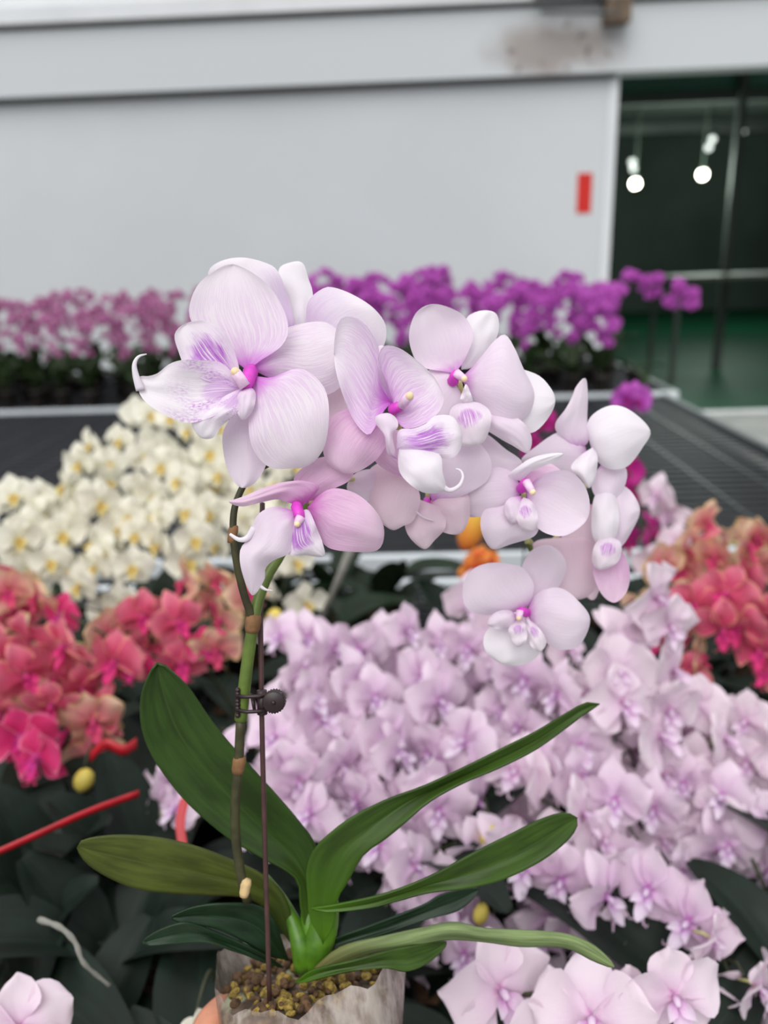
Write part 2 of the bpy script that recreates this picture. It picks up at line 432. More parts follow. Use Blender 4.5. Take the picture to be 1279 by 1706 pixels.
FA = dict(ped=[(560, 730, .492), (500, 690, .478), (440, 640, .462), (418, 625, .452)], parts=[
    ('petal', [((412, 618), [(385, 596), (340, 565), (315, 524), (326, 480), (352, 455)], (388, 440), [(432, 602), (470, 575), (480, 543), (465, 501), (437, 466)], (.447, .441, .447), 'hA', dict(bulge=-.008, tilt=-.003))]),
    ('petal', [((418, 614), [(424, 592), (448, 560), (481, 545), (522, 536), (551, 541)], (580, 575), [(450, 630), (490, 640), (530, 660), (570, 640)], (.450, .456, .465), 'hA', dict(bulge=.008))]),
    ('petal', [((424, 626), [(450, 629), (472, 621), (493, 614), (515, 620), (541, 648), (548, 690), (540, 745)], (515, 775), [(420, 655), (414, 700), (420, 745), (446, 777), (480, 781)], (.446, .436, .444), 'hA', dict(bulge=.007, tilt=.002))]),
    ('sepal', [((415, 660), [(388, 692), (371, 722), (374, 765), (386, 797)], (403, 813), [(432, 700), (446, 750), (441, 780), (424, 805)], (.452, .455, .452), 'hP', dict(bulge=.005))]),
    ('lip', [((398, 640), [(350, 636), (312, 615), (297, 585), (291, 556)], (311, 538), [(345, 535), (372, 552), (388, 580), (398, 612)], (.440, .432, .436), 'hLp', dict(bulge=-.006)),
             ((404, 646), [(372, 606), (330, 600), (302, 600), (281, 607), (262, 622), (244, 627)], (230, 628), [(232, 655), (250, 676), (286, 697), (322, 704), (372, 684)], (.440, .428, .432), 'hL', dict(bulge=-.005, ruf=.0012)),
             ((402, 646), [(370, 662), (336, 686), (319, 705)], (334, 729), [(356, 729), (371, 708), (395, 690), (410, 668)], (.440, .433, .437), 'hL', dict(bulge=.004)),
             ((414, 640), [(396, 658), (393, 680)], (404, 700), [(426, 656), (421, 684)], (.440, .434, .434), 'hP', dict(bulge=.004)),
             ('T', [(234, 650, .431), (226, 625, .430), (224, 606, .429), (231, 594, .430), (244, 590, .432)], 'hW', 8, 1)])],
    col=((420, 612, .446), (409, 644, .436), 13, (392, 620, .434, 9)))
FB = dict(ped=[(560, 720, .50), (530, 640, .50), (505, 570, .495)], parts=[
    ('petal', [((480, 560), [(400, 520), (352, 472), (349, 448), (373, 433)], (405, 429), [(440, 437), (462, 451), (478, 490), (490, 540)], (.478, .470, .466), 'hB', dict(bulge=.006))]),
    ('sepal', [((500, 575), [(482, 540), (474, 490), (464, 450)], (484, 437), [(504, 438), (514, 465), (521, 490), (520, 540)], (.487, .483, .483), 'hW', dict(bulge=.004))]),
    ('petal', [((525, 590), [(511, 545), (513, 503), (537, 481), (556, 479), (590, 492)], (624, 515), [(643, 545), (636, 582), (600, 615), (560, 610)], (.480, .470, .468), 'hB', dict(bulge=.006, tilt=.004))]),
    ('sepal', [((560, 610), [(530, 650), (528, 710)], (560, 745), [(610, 650), (610, 710)], (.482, .476, .474), 'hJ', dict(bulge=.004))])])
FC = dict(ped=[(660, 745, .50), (665, 710, .48), (655, 680, .455)], parts=[
    ('petal', [((652, 670), [(633, 640), (628, 605), (631, 580), (608, 540), (580, 527), (562, 540)], (556, 590), [(640, 684), (622, 716), (611, 724), (588, 698), (565, 640)], (.446, .434, .440), 'hC', dict(bulge=-.008, tilt=.004))]),
    ('petal', [((656, 678), [(645, 638), (630, 605), (638, 577), (665, 580), (696, 602)], (722, 627), [(739, 662), (728, 690), (703, 708), (675, 714), (661, 700)], (.447, .438, .442), 'hC', dict(bulge=-.007))]),
    ('sepal', [((652, 678), [(622, 640), (618, 600)], (635, 575), [(668, 645), (655, 600)], (.456, .452, .450), 'hC', dict(bulge=.003))]),
    ('petal', [((640, 700), [(600, 680), (560, 688), (541, 712), (537, 745), (546, 772)], (574, 790), [(602, 783), (632, 760), (648, 725)], (.455, .450, .452), 'hD', dict(bulge=.007)),
               ]),
    ('lip', [((668, 768), [(646, 756), (640, 726), (626, 706), (627, 693)], (646, 688), [(662, 765), (655, 735), (655, 722), (663, 710), (660, 697)], (.441, .434, .436), 'hP', dict(bulge=.004)),
             ((660, 748), [(664, 717), (688, 714), (710, 705), (722, 694), (740, 691), (757, 697)], (770, 725), [(690, 760), (725, 762), (752, 763), (766, 750)], (.438, .430, .434), 'hLp', dict(bulge=.006, ruf=.001)),
             ((664, 748), [(690, 745), (722, 752), (735, 762), (737, 785), (742, 806)], (738, 819), [(663, 775), (670, 794), (692, 814), (712, 822)], (.437, .426, .430), 'hW', dict(bulge=.006, ruf=.001)),
             ('T', [(732, 806, .430), (748, 817, .429), (764, 810, .429), (771, 795, .430), (767, 784, .431), (759, 781, .432)], 'hW', 5.5, 1.4)])],
    col=((650, 684, .446), (668, 676, .440), 10, (682, 660, .434, 8)))
FD = dict(ped=[(600, 800, .49), (560, 800, .47), (515, 838, .455)], parts=[
    ('sepal', [((505, 842), [(532, 812), (505, 801), (468, 804), (436, 814), (403, 828)], (381, 836), [(482, 838), (462, 832), (435, 837), (403, 844)], (.450, .440, .436), 'hD', dict(bulge=.004))]),
    ('petal', [((512, 840), [(494, 815), (490, 795), (507, 777), (530, 763)], (562, 762), [(588, 785), (580, 802), (548, 818), (522, 834)], (.455, .458, .462), 'hD', dict(bulge=.004))]),
    ('petal', [((512, 845), [(530, 826), (552, 814), (580, 817), (606, 831), (632, 860)], (640, 890), [(518, 866), (530, 890), (546, 912), (582, 919), (628, 917)], (.450, .442, .448), 'hD', dict(bulge=.007, tilt=.002))]),
    ('lip', [((498, 852), [(457, 844), (433, 854), (423, 869), (413, 897), (400, 916), (402, 950)], (420, 992), [(440, 966), (442, 948), (455, 934), (482, 921), (500, 890)], (.445, .436, .440), 'hP', dict(bulge=.006, ruf=.0012)),
             ((500, 852), [(478, 880), (479, 922), (508, 925)], (539, 927), [(514, 850), (527, 878), (538, 907)], (.444, .439, .442), 'hLp', dict(bulge=.004)),
             ('T', [(424, 880, .438), (412, 896, .437), (398, 899, .436), (383, 890, .436)], 'hW', 7, 2.5),
             ('T', [(428, 960, .438), (432, 974, .438), (442, 982, .438), (454, 984, .439)], 'hW', 5, 1)])],
    col=((492, 838, .446), (500, 862, .437), 10, (495, 873, .435, 6)))
FE = dict(ped=[(770, 745, .53), (775, 690, .52), (765, 635, .50)], parts=[
    ('petal', [((757, 622), [(735, 618), (700, 610), (684, 580), (682, 550), (693, 521)], (716, 507), [(745, 511), (774, 528), (788, 560), (772, 602)], (.496, .489, .490), 'hP', dict(bulge=-.007))]),
    ('sepal', [((768, 616), [(770, 578), (775, 535), (789, 521)], (812, 517), [(828, 525), (830, 552), (815, 588), (786, 612)], (.502, .502, .500), 'hW', dict(bulge=.005))]),
    ('petal', [((768, 630), [(795, 602), (824, 567), (842, 558), (857, 580), (871, 612)], (890, 655), [(785, 660), (815, 690), (850, 705), (880, 690)], (.497, .487, .492), 'hP', dict(bulge=.008))]),
    ('petal', [((800, 650), [(846, 615), (890, 622), (914, 642)], (925, 668), [(812, 690), (850, 712), (886, 721), (912, 698)], (.502, .497, .496), 'hW', dict(bulge=.007))]),
    ('sepal', [((792, 680), [(822, 676), (860, 695), (879, 713), (886, 735)], (878, 755), [(796, 705), (830, 729), (853, 742)], (.496, .488, .490), 'hP', dict(bulge=.006))]),
    ('sepal', [((760, 640), [(740, 612), (712, 618), (696, 650)], (712, 695), [(770, 668), (752, 704)], (.500, .495, .494), 'hP', dict(bulge=.005))]),
    ('lip', [((774, 672), [(766, 668), (771, 650)], (776, 640), [(787, 670), (782, 650)], (.486, .480, .478), 'hW', dict(bulge=.002)),
             ((774, 668), [(752, 680), (748, 710), (765, 740)], (796, 742), [(800, 672), (818, 690), (812, 725)], (.488, .478, .480), 'hLs', dict(bulge=.006))])],
    col=((752, 640, .494), (760, 622, .486), 10, (773, 631, .483, 6)))
FF = dict(ped=[(878, 905, .535), (872, 860, .53), (872, 822, .51)], parts=[
    ('sepal', [((868, 802), [(846, 793), (863, 777), (885, 763), (915, 755)], (938, 756), [(884, 786), (902, 778), (926, 768)], (.500, .490, .482), 'hW', dict(bulge=.003))]),
    ('petal', [((870, 815), [(850, 785), (815, 778), (780, 792)], (755, 826), [(786, 858), (825, 860), (852, 845)], (.503, .502, .506), 'hP', dict(bulge=.005))]),
    ('petal', [((876, 818), [(893, 798), (915, 787), (945, 784), (970, 803), (982, 836)], (976, 868), [(880, 842), (886, 868), (908, 888), (942, 892)], (.500, .491, .494), 'hP', dict(bulge=-.008))]),
    ('sepal', [((868, 828), [(835, 843), (807, 850), (800, 872), (806, 897)], (821, 915), [(850, 907), (890, 893), (897, 870), (882, 848)], (.502, .497, .500), 'hP', dict(bulge=.006))]),
    ('sepal', [((872, 808), [(868, 790), (885, 776), (915, 772)], (938, 790), [(885, 812), (905, 815), (928, 808)], (.504, .503, .504), 'hD', dict(bulge=.003))]),
    ('lip', [((868, 826), [(848, 830), (838, 850)], (850, 872), [(868, 846), (866, 868)], (.496, .488, .490), 'hP', dict(bulge=.004)),
             ((872, 828), [(858, 850), (868, 880)], (890, 884), [(886, 836), (896, 862)], (.494, .486, .488), 'hLs', dict(bulge=.004))])],
    col=((866, 818, .500), (876, 802, .490), 9, (887, 820, .486, 6)))
FG = dict(ped=[(900, 930, .56), (950, 860, .56), (990, 775, .545)], parts=[
    ('sepal', [((960, 752), [(930, 724), (925, 705), (942, 681), (952, 662), (960, 643)], (975, 630), [(979, 660), (978, 700), (980, 735)], (.540, .535, .530), 'hP', dict(bulge=.004, tilt=.003))]),
    ('petal', [((985, 748), [(977, 712), (989, 689), (1020, 675), (1052, 685)], (1083, 717), [(998, 772), (1020, 782), (1046, 776), (1070, 746)], (.545, .534, .536), 'hW', dict(bulge=.009))]),
    ('petal', [((980, 762), [(965, 722), (930, 720), (895, 742)], (868, 768), [(905, 785), (935, 790), (960, 792)], (.545, .540, .540), 'hP', dict(bulge=.006))]),
    ('sepal', [((1005, 768), [(985, 800), (992, 828)], (1012, 838), [(1042, 780), (1038, 815)], (.546, .546, .545), 'hP', dict(bulge=.005))]),
    ('lip', [((987, 745), [(965, 760), (951, 779), (968, 799)], (982, 813), [(995, 760), (993, 788)], (.532, .524, .524), 'hW', dict(bulge=.007))])])
FH = dict(ped=[(905, 960, .565), (950, 900, .57), (1010, 830, .56)], parts=[
    ('petal', [((1010, 808), [(991, 825), (985, 860), (988, 895)], (1006, 915), [(1026, 830), (1031, 870), (1023, 900)], (.548, .540, .542), 'hW', dict(bulge=.007))]),
    ('petal', [((1010, 812), [(1030, 806), (1052, 820)], (1066, 850), [(1020, 880), (1032, 912), (1054, 882)], (.553, .551, .552), 'hP', dict(bulge=.006))]),
    ('sepal', [((985, 840), [(950, 850), (935, 900), (950, 960)], (985, 1000), [(1005, 860), (1005, 930), (1000, 975)], (.565, .560, .558), 'hJ', dict(bulge=.005))]),
    ('lip', [((1016, 898), [(990, 925), (988, 955), (1002, 990)], (1024, 1004), [(1038, 922), (1049, 952), (1044, 985)], (.545, .536, .540), 'hD', dict(bulge=-.006)),
             ((1014, 892), [(992, 905), (986, 935)], (1000, 950), [(1034, 905), (1030, 935)], (.541, .533, .534), 'hLs', dict(bulge=.005))])])
FI = dict(ped=[(895, 940, .56), (890, 980, .555), (872, 1015, .54)], parts=[
    ('petal', [((868, 1018), [(835, 1023), (800, 1024), (775, 1010), (771, 975), (785, 950)], (813, 938), [(845, 939), (872, 947), (889, 975), (882, 1005)], (.532, .524, .528), 'hP', dict(bulge=.006))]),
    ('petal', [((876, 1020), [(890, 994), (908, 982), (935, 980), (962, 1000)], (983, 1032), [(890, 1045), (911, 1072), (936, 1083), (966, 1074)], (.532, .523, .526), 'hP', dict(bulge=.007))]),
    ('sepal', [((876, 1010), [(868, 960), (880, 922)], (912, 908), [(905, 1005), (938, 965), (940, 930)], (.540, .540, .540), 'hP', dict(bulge=.005))]),
    ('sepal', [((868, 1030), [(825, 1038), (806, 1060), (810, 1086)], (836, 1106), [(872, 1107), (901, 1086), (896, 1056)], (.538, .534, .534), 'hW', dict(bulge=.005))]),
    ('lip', [((864, 1026), [(845, 1016), (822, 1022)], (812, 1040), [(852, 1044), (830, 1048)], (.526, .520, .520), 'hP', dict(bulge=.003)),
             ((866, 1028), [(848, 1045), (850, 1066)], (862, 1078), [(878, 1045), (876, 1068)], (.526, .519, .520), 'hLs', dict(bulge=.003)),
             ((874, 1028), [(880, 1055), (884, 1076)], (900, 1086), [(896, 1044), (910, 1068)], (.527, .520, .521), 'hLs', dict(bulge=.003))])],
    col=((880, 1022, .530), (866, 1018, .520), 8, (864, 1030, .518, 5)))
FJ = dict(ped=[(700, 740, .52), (715, 790, .52), (712, 828, .51)], parts=[
    ('petal', [((690, 800), [(640, 770), (608, 795), (618, 850)], (650, 882), [(700, 830), (690, 865), (672, 876)], (.492, .486, .488), 'hJ', dict(bulge=.006))]),
    ('sepal', [((650, 800), [(620, 782), (590, 790)], (578, 815), [(640, 830), (605, 835)], (.490, .486, .484), 'hP', dict(bulge=.004))]),
    ('petal', [((715, 838), [(688, 832), (674, 862), (680, 892)], (706, 915), [(724, 900), (742, 878), (738, 850)], (.500, .494, .496), 'hJ', dict(bulge=.005))]),
    ('petal', [((715, 836), [(718, 872), (742, 888)], (768, 888), [(745, 815), (778, 822), (782, 860)], (.503, .498, .500), 'hJ', dict(bulge=.005))]),
    ('sepal', [((700, 800), [(655, 790), (622, 765), (620, 735)], (645, 715), [(720, 770), (700, 730)], (.478, .470, .468), 'hD', dict(bulge=.005))]),
    ('sepal', [((720, 836), [(705, 790), (728, 750)], (780, 730), [(760, 830), (812, 800), (815, 760)], (.500, .494, .494), 'hP', dict(bulge=.005))]),
    ('lip', [('T', [(683, 828, .488), (688, 845, .487), (703, 861, .487), (722, 868, .488)], 'hP', 3, 1.2)])],
    col=((712, 830, .502), (708, 842, .497), 6, None))
FK = dict(ped=[(885, 905, .55), (840, 850, .54), (800, 800, .53)], parts=[
    ('petal', [((775, 800), [(768, 755), (800, 720), (842, 748)], (870, 772), [(800, 812), (845, 800)], (.512, .508, .506), 'hP', dict(bulge=.006))]),
    ('petal', [((930, 895), [(888, 905), (880, 950), (905, 985)], (945, 1000), [(988, 900), (996, 950), (985, 990)], (.560, .556, .556), 'hJ', dict(bulge=.006))]),
    ('sepal', [((800, 790), [(760, 760), (735, 790)], (740, 840), [(820, 830), (790, 862)], (.514, .512, .512), 'hJ', dict(bulge=.004))])])
for spec, lb in ((FA, 'large veined flower with a curled lip tendril, at the upper left of the spray'), (FB, 'flower seen behind the large upper left flower'),
                 (FC, 'strongly purple-veined flower in the middle of the spray'), (FD, 'rose-tinted lowest left flower with an open curled lip'),
                 (FE, 'pale flower at the upper right with a gold anther'), (FF, 'cupped pale flower right of the middle'),
                 (FG, 'white flower seen from the side, with one upright pointed sepal'), (FH, 'side-facing flower at the far right of the spray'),
                 (FI, 'broad pale flower hanging lowest on the right'), (FJ, 'shaded rose flower behind the middle flower'), (FK, 'pale flower tucked behind the cupped one')):
    build_flower(spec, lb)

# stems, node rings, stake, clip
mb = MB()
P = crom([(412, 1500, .505), (404, 1470, .500), (393, 1400, .495), (392, 1335, .49), (397, 1275, .487), (401, 1200, .484)], 24)
mb.tube([W(*p) for p in P], [8.2 / FPX * .49] * 24, MT['stemd'], 12)
P = crom([(401, 1200, .484), (410, 1120, .482), (420, 1050, .480), (430, 1000, .482), (446, 958, .485), (466, 925, .49), (505, 850, .50), (555, 760, .505), (640, 722, .51), (740, 735, .52), (820, 800, .54), (868, 880, .553), (886, 920, .557), (905, 975, .567)], 70)
mb.tube([W(*p) for p in P], [(10.5 - 5.5 * i / 69) / FPX * .5 for i in range(70)], MT['stemg'], 12)
st = mb.build('flower_stalk', hero)
mb = MB()
P = crom([(420, 1030, .479), (405, 985, .474), (393, 930, .470), (388, 880, .468), (394, 835, .468), (420, 790, .470), (470, 765, .478), (530, 755, .49)], 40)
mb.tube([W(*p) for p in P], [(7 - 2.5 * i / 39) / FPX * .47 for i in range(40)], MT['stemd'], 10)
mb.build('side_branch', hero)
for (x, y, d, r, m) in ((397, 1277, .487, 10.5, 'node'), (421, 1042, .4795, 12.5, 'node'), (408, 1482, .498, 8.5, 'cutend'), (387, 893, .4685, 7.6, 'node')):
    mb = MB(); rr = r / FPX * d
    ax = (W(x + 4, y - 24, d) - W(x, y, d)).normalized(); c = W(x, y, d)
    mb.tube([c - ax * .0045, c - ax * .002, c + ax * .001, c + ax * .0035, c + ax * .0065], [rr * .82, rr, rr, rr * 1.08, rr * .9], MT[m], 14)
    mb.build('stem_node', hero)
mb = MB()
P = crom([(449, 1665, .500), (447, 1600, .498), (441, 1400, .492), (436, 1190, .486), (434, 1000, .488), (437, 838, .486)], 20)
mb.tube([W(*p) for p in P], [4.3 / FPX * .49] * 20, MT['stake'], 10)
mb.build('support_stake', hero)
mb = MB()
k = .482 / FPX
def cl(x, y, dz=0): return W(x, y, .478 + dz)
# hinged jaws around the stem, serrated round disc beside the stake
mb.tube([cl(394, 1160), cl(410, 1161, -.004), cl(430, 1160, -.004), cl(452, 1156)], [3.2 * k] * 4, MT['clip'], 8)
mb.tube([cl(394, 1183), cl(412, 1186, -.004), cl(432, 1185, -.003), cl(450, 1180)], [3.2 * k] * 4, MT['clip'], 8)
for yy in range(1150, 1198, 6): mb.ball(cl(396, yy, .001), 4.6 * k, MT['clip'], seg=8, rings=6)
mb.tube([cl(420, 1162), cl(424, 1184)], [3 * k] * 2, MT['clip'], 8)
mb.tube([cl(436, 1150, .001), cl(437, 1190, .001)], [8.5 * k] * 2, MT['clip'], 10)
mb.build('stem_clip', hero)['label'] = 'dark brown plastic clip with a serrated disc'
mb = MB(); c = cl(457, 1168, -.004); rows = []
for z in (-.0042, -.0035, .0035, .0042):
    rows.append([c + FW * z + (RT * math.cos(a) + UP * math.sin(a)) * 19 * k * ((1.0 if i % 2 else .9) if abs(z) < .004 else .84) for i, a in enumerate([2 * math.pi * q / 48 for q in range(48)])])
rows = [[c - FW * .0042] * 48] + rows + [[c + FW * .0042] * 48]
mb.grid(rows, MT['clip'], close=True)
mb.ball(c - FW * .0042, 4 * k, MT['clip'], seg=10, rings=6)
mb.build('clip_disc', hero)

# leaves of the held orchid
LV = [
 ('leafA', (512, 1560), [(500, 1510), (492, 1463), (428, 1425), (381, 1397), (334, 1359), (297, 1322), (259, 1270), (238, 1223), (233, 1176), (241, 1139)], (262, 1105),
  [(530, 1520), (528, 1470), (526, 1411), (498, 1369), (466, 1331), (428, 1289), (381, 1237), (348, 1195), (316, 1148), (288, 1120)], (.53, .52, .50), dict(fold=.006, bulge=-.004), 'long green leaf standing up to the left'),
 ('leafB', (492, 1580), [(478, 1500), (440, 1458), (381, 1430), (325, 1409), (264, 1395), (194, 1391), (142, 1398)], (129, 1411),
  [(465, 1545), (435, 1508), (400, 1494), (345, 1491), (288, 1488), (231, 1481), (184, 1463), (145, 1438)], (.535, .52, .50), dict(fold=.004, bulge=.004), 'olive green leaf reaching level to the left'),
 ('leafD', (480, 1600), [(455, 1530), (428, 1508), (381, 1505), (340, 1507), (311, 1514)], (285, 1528), [(445, 1592), (438, 1589), (400, 1566), (358, 1547), (304, 1538)], (.53, .51, .50), dict(fold=.004), 'short dark leaf drooping left over the rim'),
 ('leafD', (472, 1612), [(438, 1589), (381, 1561), (325, 1540), (297, 1538), (259, 1552)], (238, 1568), [(440, 1604), (391, 1585), (344, 1571), (288, 1573), (250, 1576)], (.525, .50, .49), dict(fold=.003), 'blunt grey-green leaf just over the pot rim'),
 ('leafC', (538, 1572), [(516, 1530), (512, 1490), (510, 1449), (522, 1416), (550, 1388), (588, 1360), (644, 1332), (705, 1310), (770, 1280), (840, 1245), (890, 1220), (940, 1190), (975, 1171)], (998, 1173),
  [(556, 1540), (563, 1497), (578, 1472), (606, 1425), (640, 1400), (670, 1375), (715, 1336), (770, 1305), (830, 1280), (890, 1250), (940, 1215), (972, 1191)], (.516, .506, .53), dict(fold=.006), 'long bright leaf sweeping up to the right'),
 ('leafC', (517, 1513), [(569, 1505), (640, 1489), (715, 1460), (790, 1420), (850, 1390), (900, 1365), (938, 1354)], (961, 1362), [(546, 1520), (616, 1513), (665, 1500), (715, 1487), (780, 1480), (840, 1465), (900, 1436), (942, 1404), (960, 1380)], (.505, .50, .52), dict(fold=.004), 'folded leaf pointing right with a rounded end'),
 ('leafD', (520, 1612), [(522, 1589), (550, 1566), (616, 1542), (700, 1510), (740, 1488)], (797, 1481), [(530, 1600), (569, 1577), (640, 1556), (715, 1531), (766, 1516)], (.53, .53, .54), dict(fold=.003), 'dark leaf under the folded one'),
 ('leafE', (520, 1618), [(531, 1606), (569, 1577), (640, 1560), (700, 1547), (755, 1537), (805, 1547), (865, 1550), (940, 1556), (990, 1576)], (1022, 1610), [(540, 1618), (616, 1588), (670, 1580), (740, 1565), (805, 1568), (865, 1576), (940, 1578), (990, 1601)], (.52, .51, .50), dict(bulge=.006), 'pale grey-green drooping leaf reaching right'),
 ('leafC', (492, 1636), [(522, 1615), (592, 1599), (663, 1580)], (742, 1569), [(508, 1637), (569, 1621), (640, 1613), (680, 1618), (718, 1601)], (.505, .50, .52), dict(fold=.003), 'low leaf lying over the right of the pot rim'),
]
for m, b, L, t, Rr, d, kw, lb in LV:
    mb = MB(); petal(mb, b, L, t, Rr, d, MT[m], ruf=.0004, nu=36, nv=15, **kw)
    o = mb.build('leaf', hero); o['label'] = lb
    sol = o.modifiers.new('thick', 'SOLIDIFY'); sol.thickness = .0014; sol.offset = 0
# leaf sheaths at the crown
crown = NT('crown_green'); tc = crown.add('ShaderNodeTexCoord'); n = crown.noise(60, 3, tc.outputs['Object'])
crown.link(crown.mix(crown.smooth(n, .3, .7), srgb((60, 98, 18)), srgb((88, 134, 26))), crown.b.inputs['Base Color']); crown.b.inputs['Roughness'].default_value = .4
mb = MB()
for pts, rad in (([(516, 1616, .532), (526, 1585, .530), (538, 1545, .532), (546, 1500, .540), (550, 1470, .545)], [15, 25, 25, 18, 6]),
                 ([(506, 1612, .530), (502, 1580, .528), (488, 1535, .534), (466, 1492, .540), (440, 1455, .545)], [17, 17, 12, 8, 4]),
                 ([(520, 1595, .530), (516, 1540, .535), (508, 1480, .54)], [18, 16, 5])):
    P = crom([p + (r,) for p, r in zip(pts, rad)], 14)
    mb.tube([W(p[0], p[1], p[2]) for p in P], [p[3] / FPX * p[2] for p in P], crown.m, 16)
mb.build('crown', hero)['label'] = 'bright green leaf sheaths at the crown'

# the clear pot
PC = W(514, 1605, .545); AX = (W(524, 1914, .522) - PC).normalized()
PX = (RT - AX * RT.dot(AX)).normalized(); PYv = PX.cross(AX).normalized()
if PYv.dot(FW) < 0: PYv = -PYv
def potpt(a, s, rad, lift=0): return PC + AX * (s - lift) + (PX * math.cos(a) + PYv * math.sin(a)) * rad
mb = MB(); rows = []
NSEG = 72
for i in range(22):
    s = i / 21; h = s * .115; rr = .0675 - .013 * s; row = []
    for j in range(NSEG):
        a = 2 * math.pi * j / NSEG
        wob = 1 + (.028 * math.sin(3 * a + 1) + .02 * math.sin(7 * a + .5) + .012 * noise.noise(Vector((a * 3, s * 6, 3)))) * (1 - s * .7)
        lift = (.006 * math.sin(2 * a + 2.6) + .003 * math.sin(9 * a) + .002 * math.sin(17 * a)) * (1 - s) ** 2
        row.append(potpt(a, h, rr * wob, lift))
    rows.append(row)
rows.append([potpt(0, .117, 0)] * NSEG)
mb.grid(rows, MT['film'], close=True)
pf = mb.build('pot', hero); pf['label'] = 'crinkled clear plastic film pot'
mb = MB(); rows = [[potpt(0, .012, 0)] * 48]
for s, q in ((.013, .3), (.014, .6), (.0165, .88), (.022, .955), (.05, .965), (.08, .97), (.108, .96)):
    rr = (.0675 - .013 * s / .115) * q - .001
    rows.append([potpt(2 * math.pi * j / 48, s + .002 * noise.noise(Vector((j * .6, s * 99, 0))), rr * (1 + .02 * noise.noise(Vector((j * .35, s * 60, 5))))) for j in range(48)])
rows.append([potpt(0, .110, 0)] * 48)
mb.grid(rows, MT['subs'], close=True)
mb.build('potting_mix', hero)
mb = MB(); rnd = random.Random(4)
for i in range(260):
    a = rnd.uniform(0, 2 * math.pi); r = .057 * math.sqrt(rnd.random())
    p = potpt(a, .010 + rnd.uniform(-.003, .003), r)
    ax = Vector((rnd.uniform(-1, 1), rnd.uniform(-1, 1), rnd.uniform(-.4, .4)))
    s = rnd.uniform(.0016, .0040)
    mb.ball(p, s, MT['moss'] if rnd.random() < .42 else MT['soil'], ry=s * rnd.uniform(.6, 1), rz=s * rnd.uniform(1, 1.9), axis=ax, seg=7, rings=5)
o = mb.build('bark_chips', hero); o['kind'] = 'stuff'

# ------------------------------------------------------------------ holding hand (mostly below the frame)
def skin_obj(name, chains, root_i=0):
    me = bpy.data.meshes.new(name); V = []; E = []; Rd = []
    for ch in chains:
        prev = None
        for item in ch:
            if isinstance(item, int): prev = item; continue
            p, r = item; V.append(tuple(p)); Rd.append(r)
            if prev is not None: E.append((prev, len(V) - 1))
            prev = len(V) - 1
    me.from_pydata(V, E, []); o = bpy.data.objects.new(name, me); COL.objects.link(o)
    md = o.modifiers.new('skin', 'SKIN'); md.use_smooth_shade = True
    sv = me.skin_vertices[0].data if me.skin_vertices else None
    if sv is None:
        bpy.context.view_layer.objects.active = o
        sv = me.skin_vertices[0].data
    for i, r in enumerate(Rd): sv[i].radius = (r, r); sv[i].use_root = (i == root_i)
    ss = o.modifiers.new('sub', 'SUBSURF'); ss.levels = 2; ss.render_levels = 2
    me.materials.append(MT['skin'])
    return o
def hp(a, s, rad): return potpt(R(a), s, rad)
wrist = hp(190, .19, .110); arm = hp(200, .33, .20)
palm = hp(185, .098, .086)
ch = [[(arm, .030), (wrist, .025), (palm, .026)]]
# thumb across the front of the pot, index..little round the back
ch.append([2, (hp(205, .100, .080), .013), (hp(226, .085, .073), .0105), (hp(248, .080, .070), .0095), (hp(264, .078, .068), .0082)])
for k_, (s0, s1, ln) in enumerate(((.037, .037, 100), (.064, .062, 108), (.083, .082, 102), (.100, .100, 86))):
    r_ = (.0105, .0095, .009, .008)[k_]; rb = .0655 - .013 * min(1, s0 / .115)
    ch.append([2, (hp(170, s0, rb + .014), r_ + .002), (hp(170 - ln * .35, s0 - .001, rb + .0125), r_), (hp(170 - ln * .7, s1, rb + .011), r_ * .92), (hp(170 - ln, s1, rb + .0095), r_ * .8)])
hand = skin_obj('hand', ch)
tag(hand, 'bare hand gripping the clear pot from below at the bottom edge', 'hand')

# ------------------------------------------------------------------ BLOSSOMS for the benches
def tepal(mb, ang, ln, wd, mat, z0=0, reflex=0., cup=.0, nu=9, nv=7, seed=0, notch=.5, ruf=.03):
    ca, sa = math.cos(ang), math.sin(ang); rows = []
    for i in range(nu):
        u = i / (nu - 1)
        w = wd * (max(0, math.sin(math.pi * (.04 + .95 * u ** notch))) ** .62) * (.3 + .7 * min(1, u * 2.0))
        row = []
        for j in range(nv):
            v = j / (nv - 1) * 2 - 1
            x = ln * u * (1 - .06 * v * v); y = w * v
            z = z0 + reflex * u * u * -1 + cup * v * v * w + ruf * math.sin(u * 7 + seed + 3 * v) * abs(v) * 1.2 + ruf * noise.noise(Vector((u * 3, v * 2, seed * 3.1)))
            row.append(Vector((ca * x - sa * y, sa * x + ca * y, z)))
        rows.append(row)
    mb.grid(rows, mat)

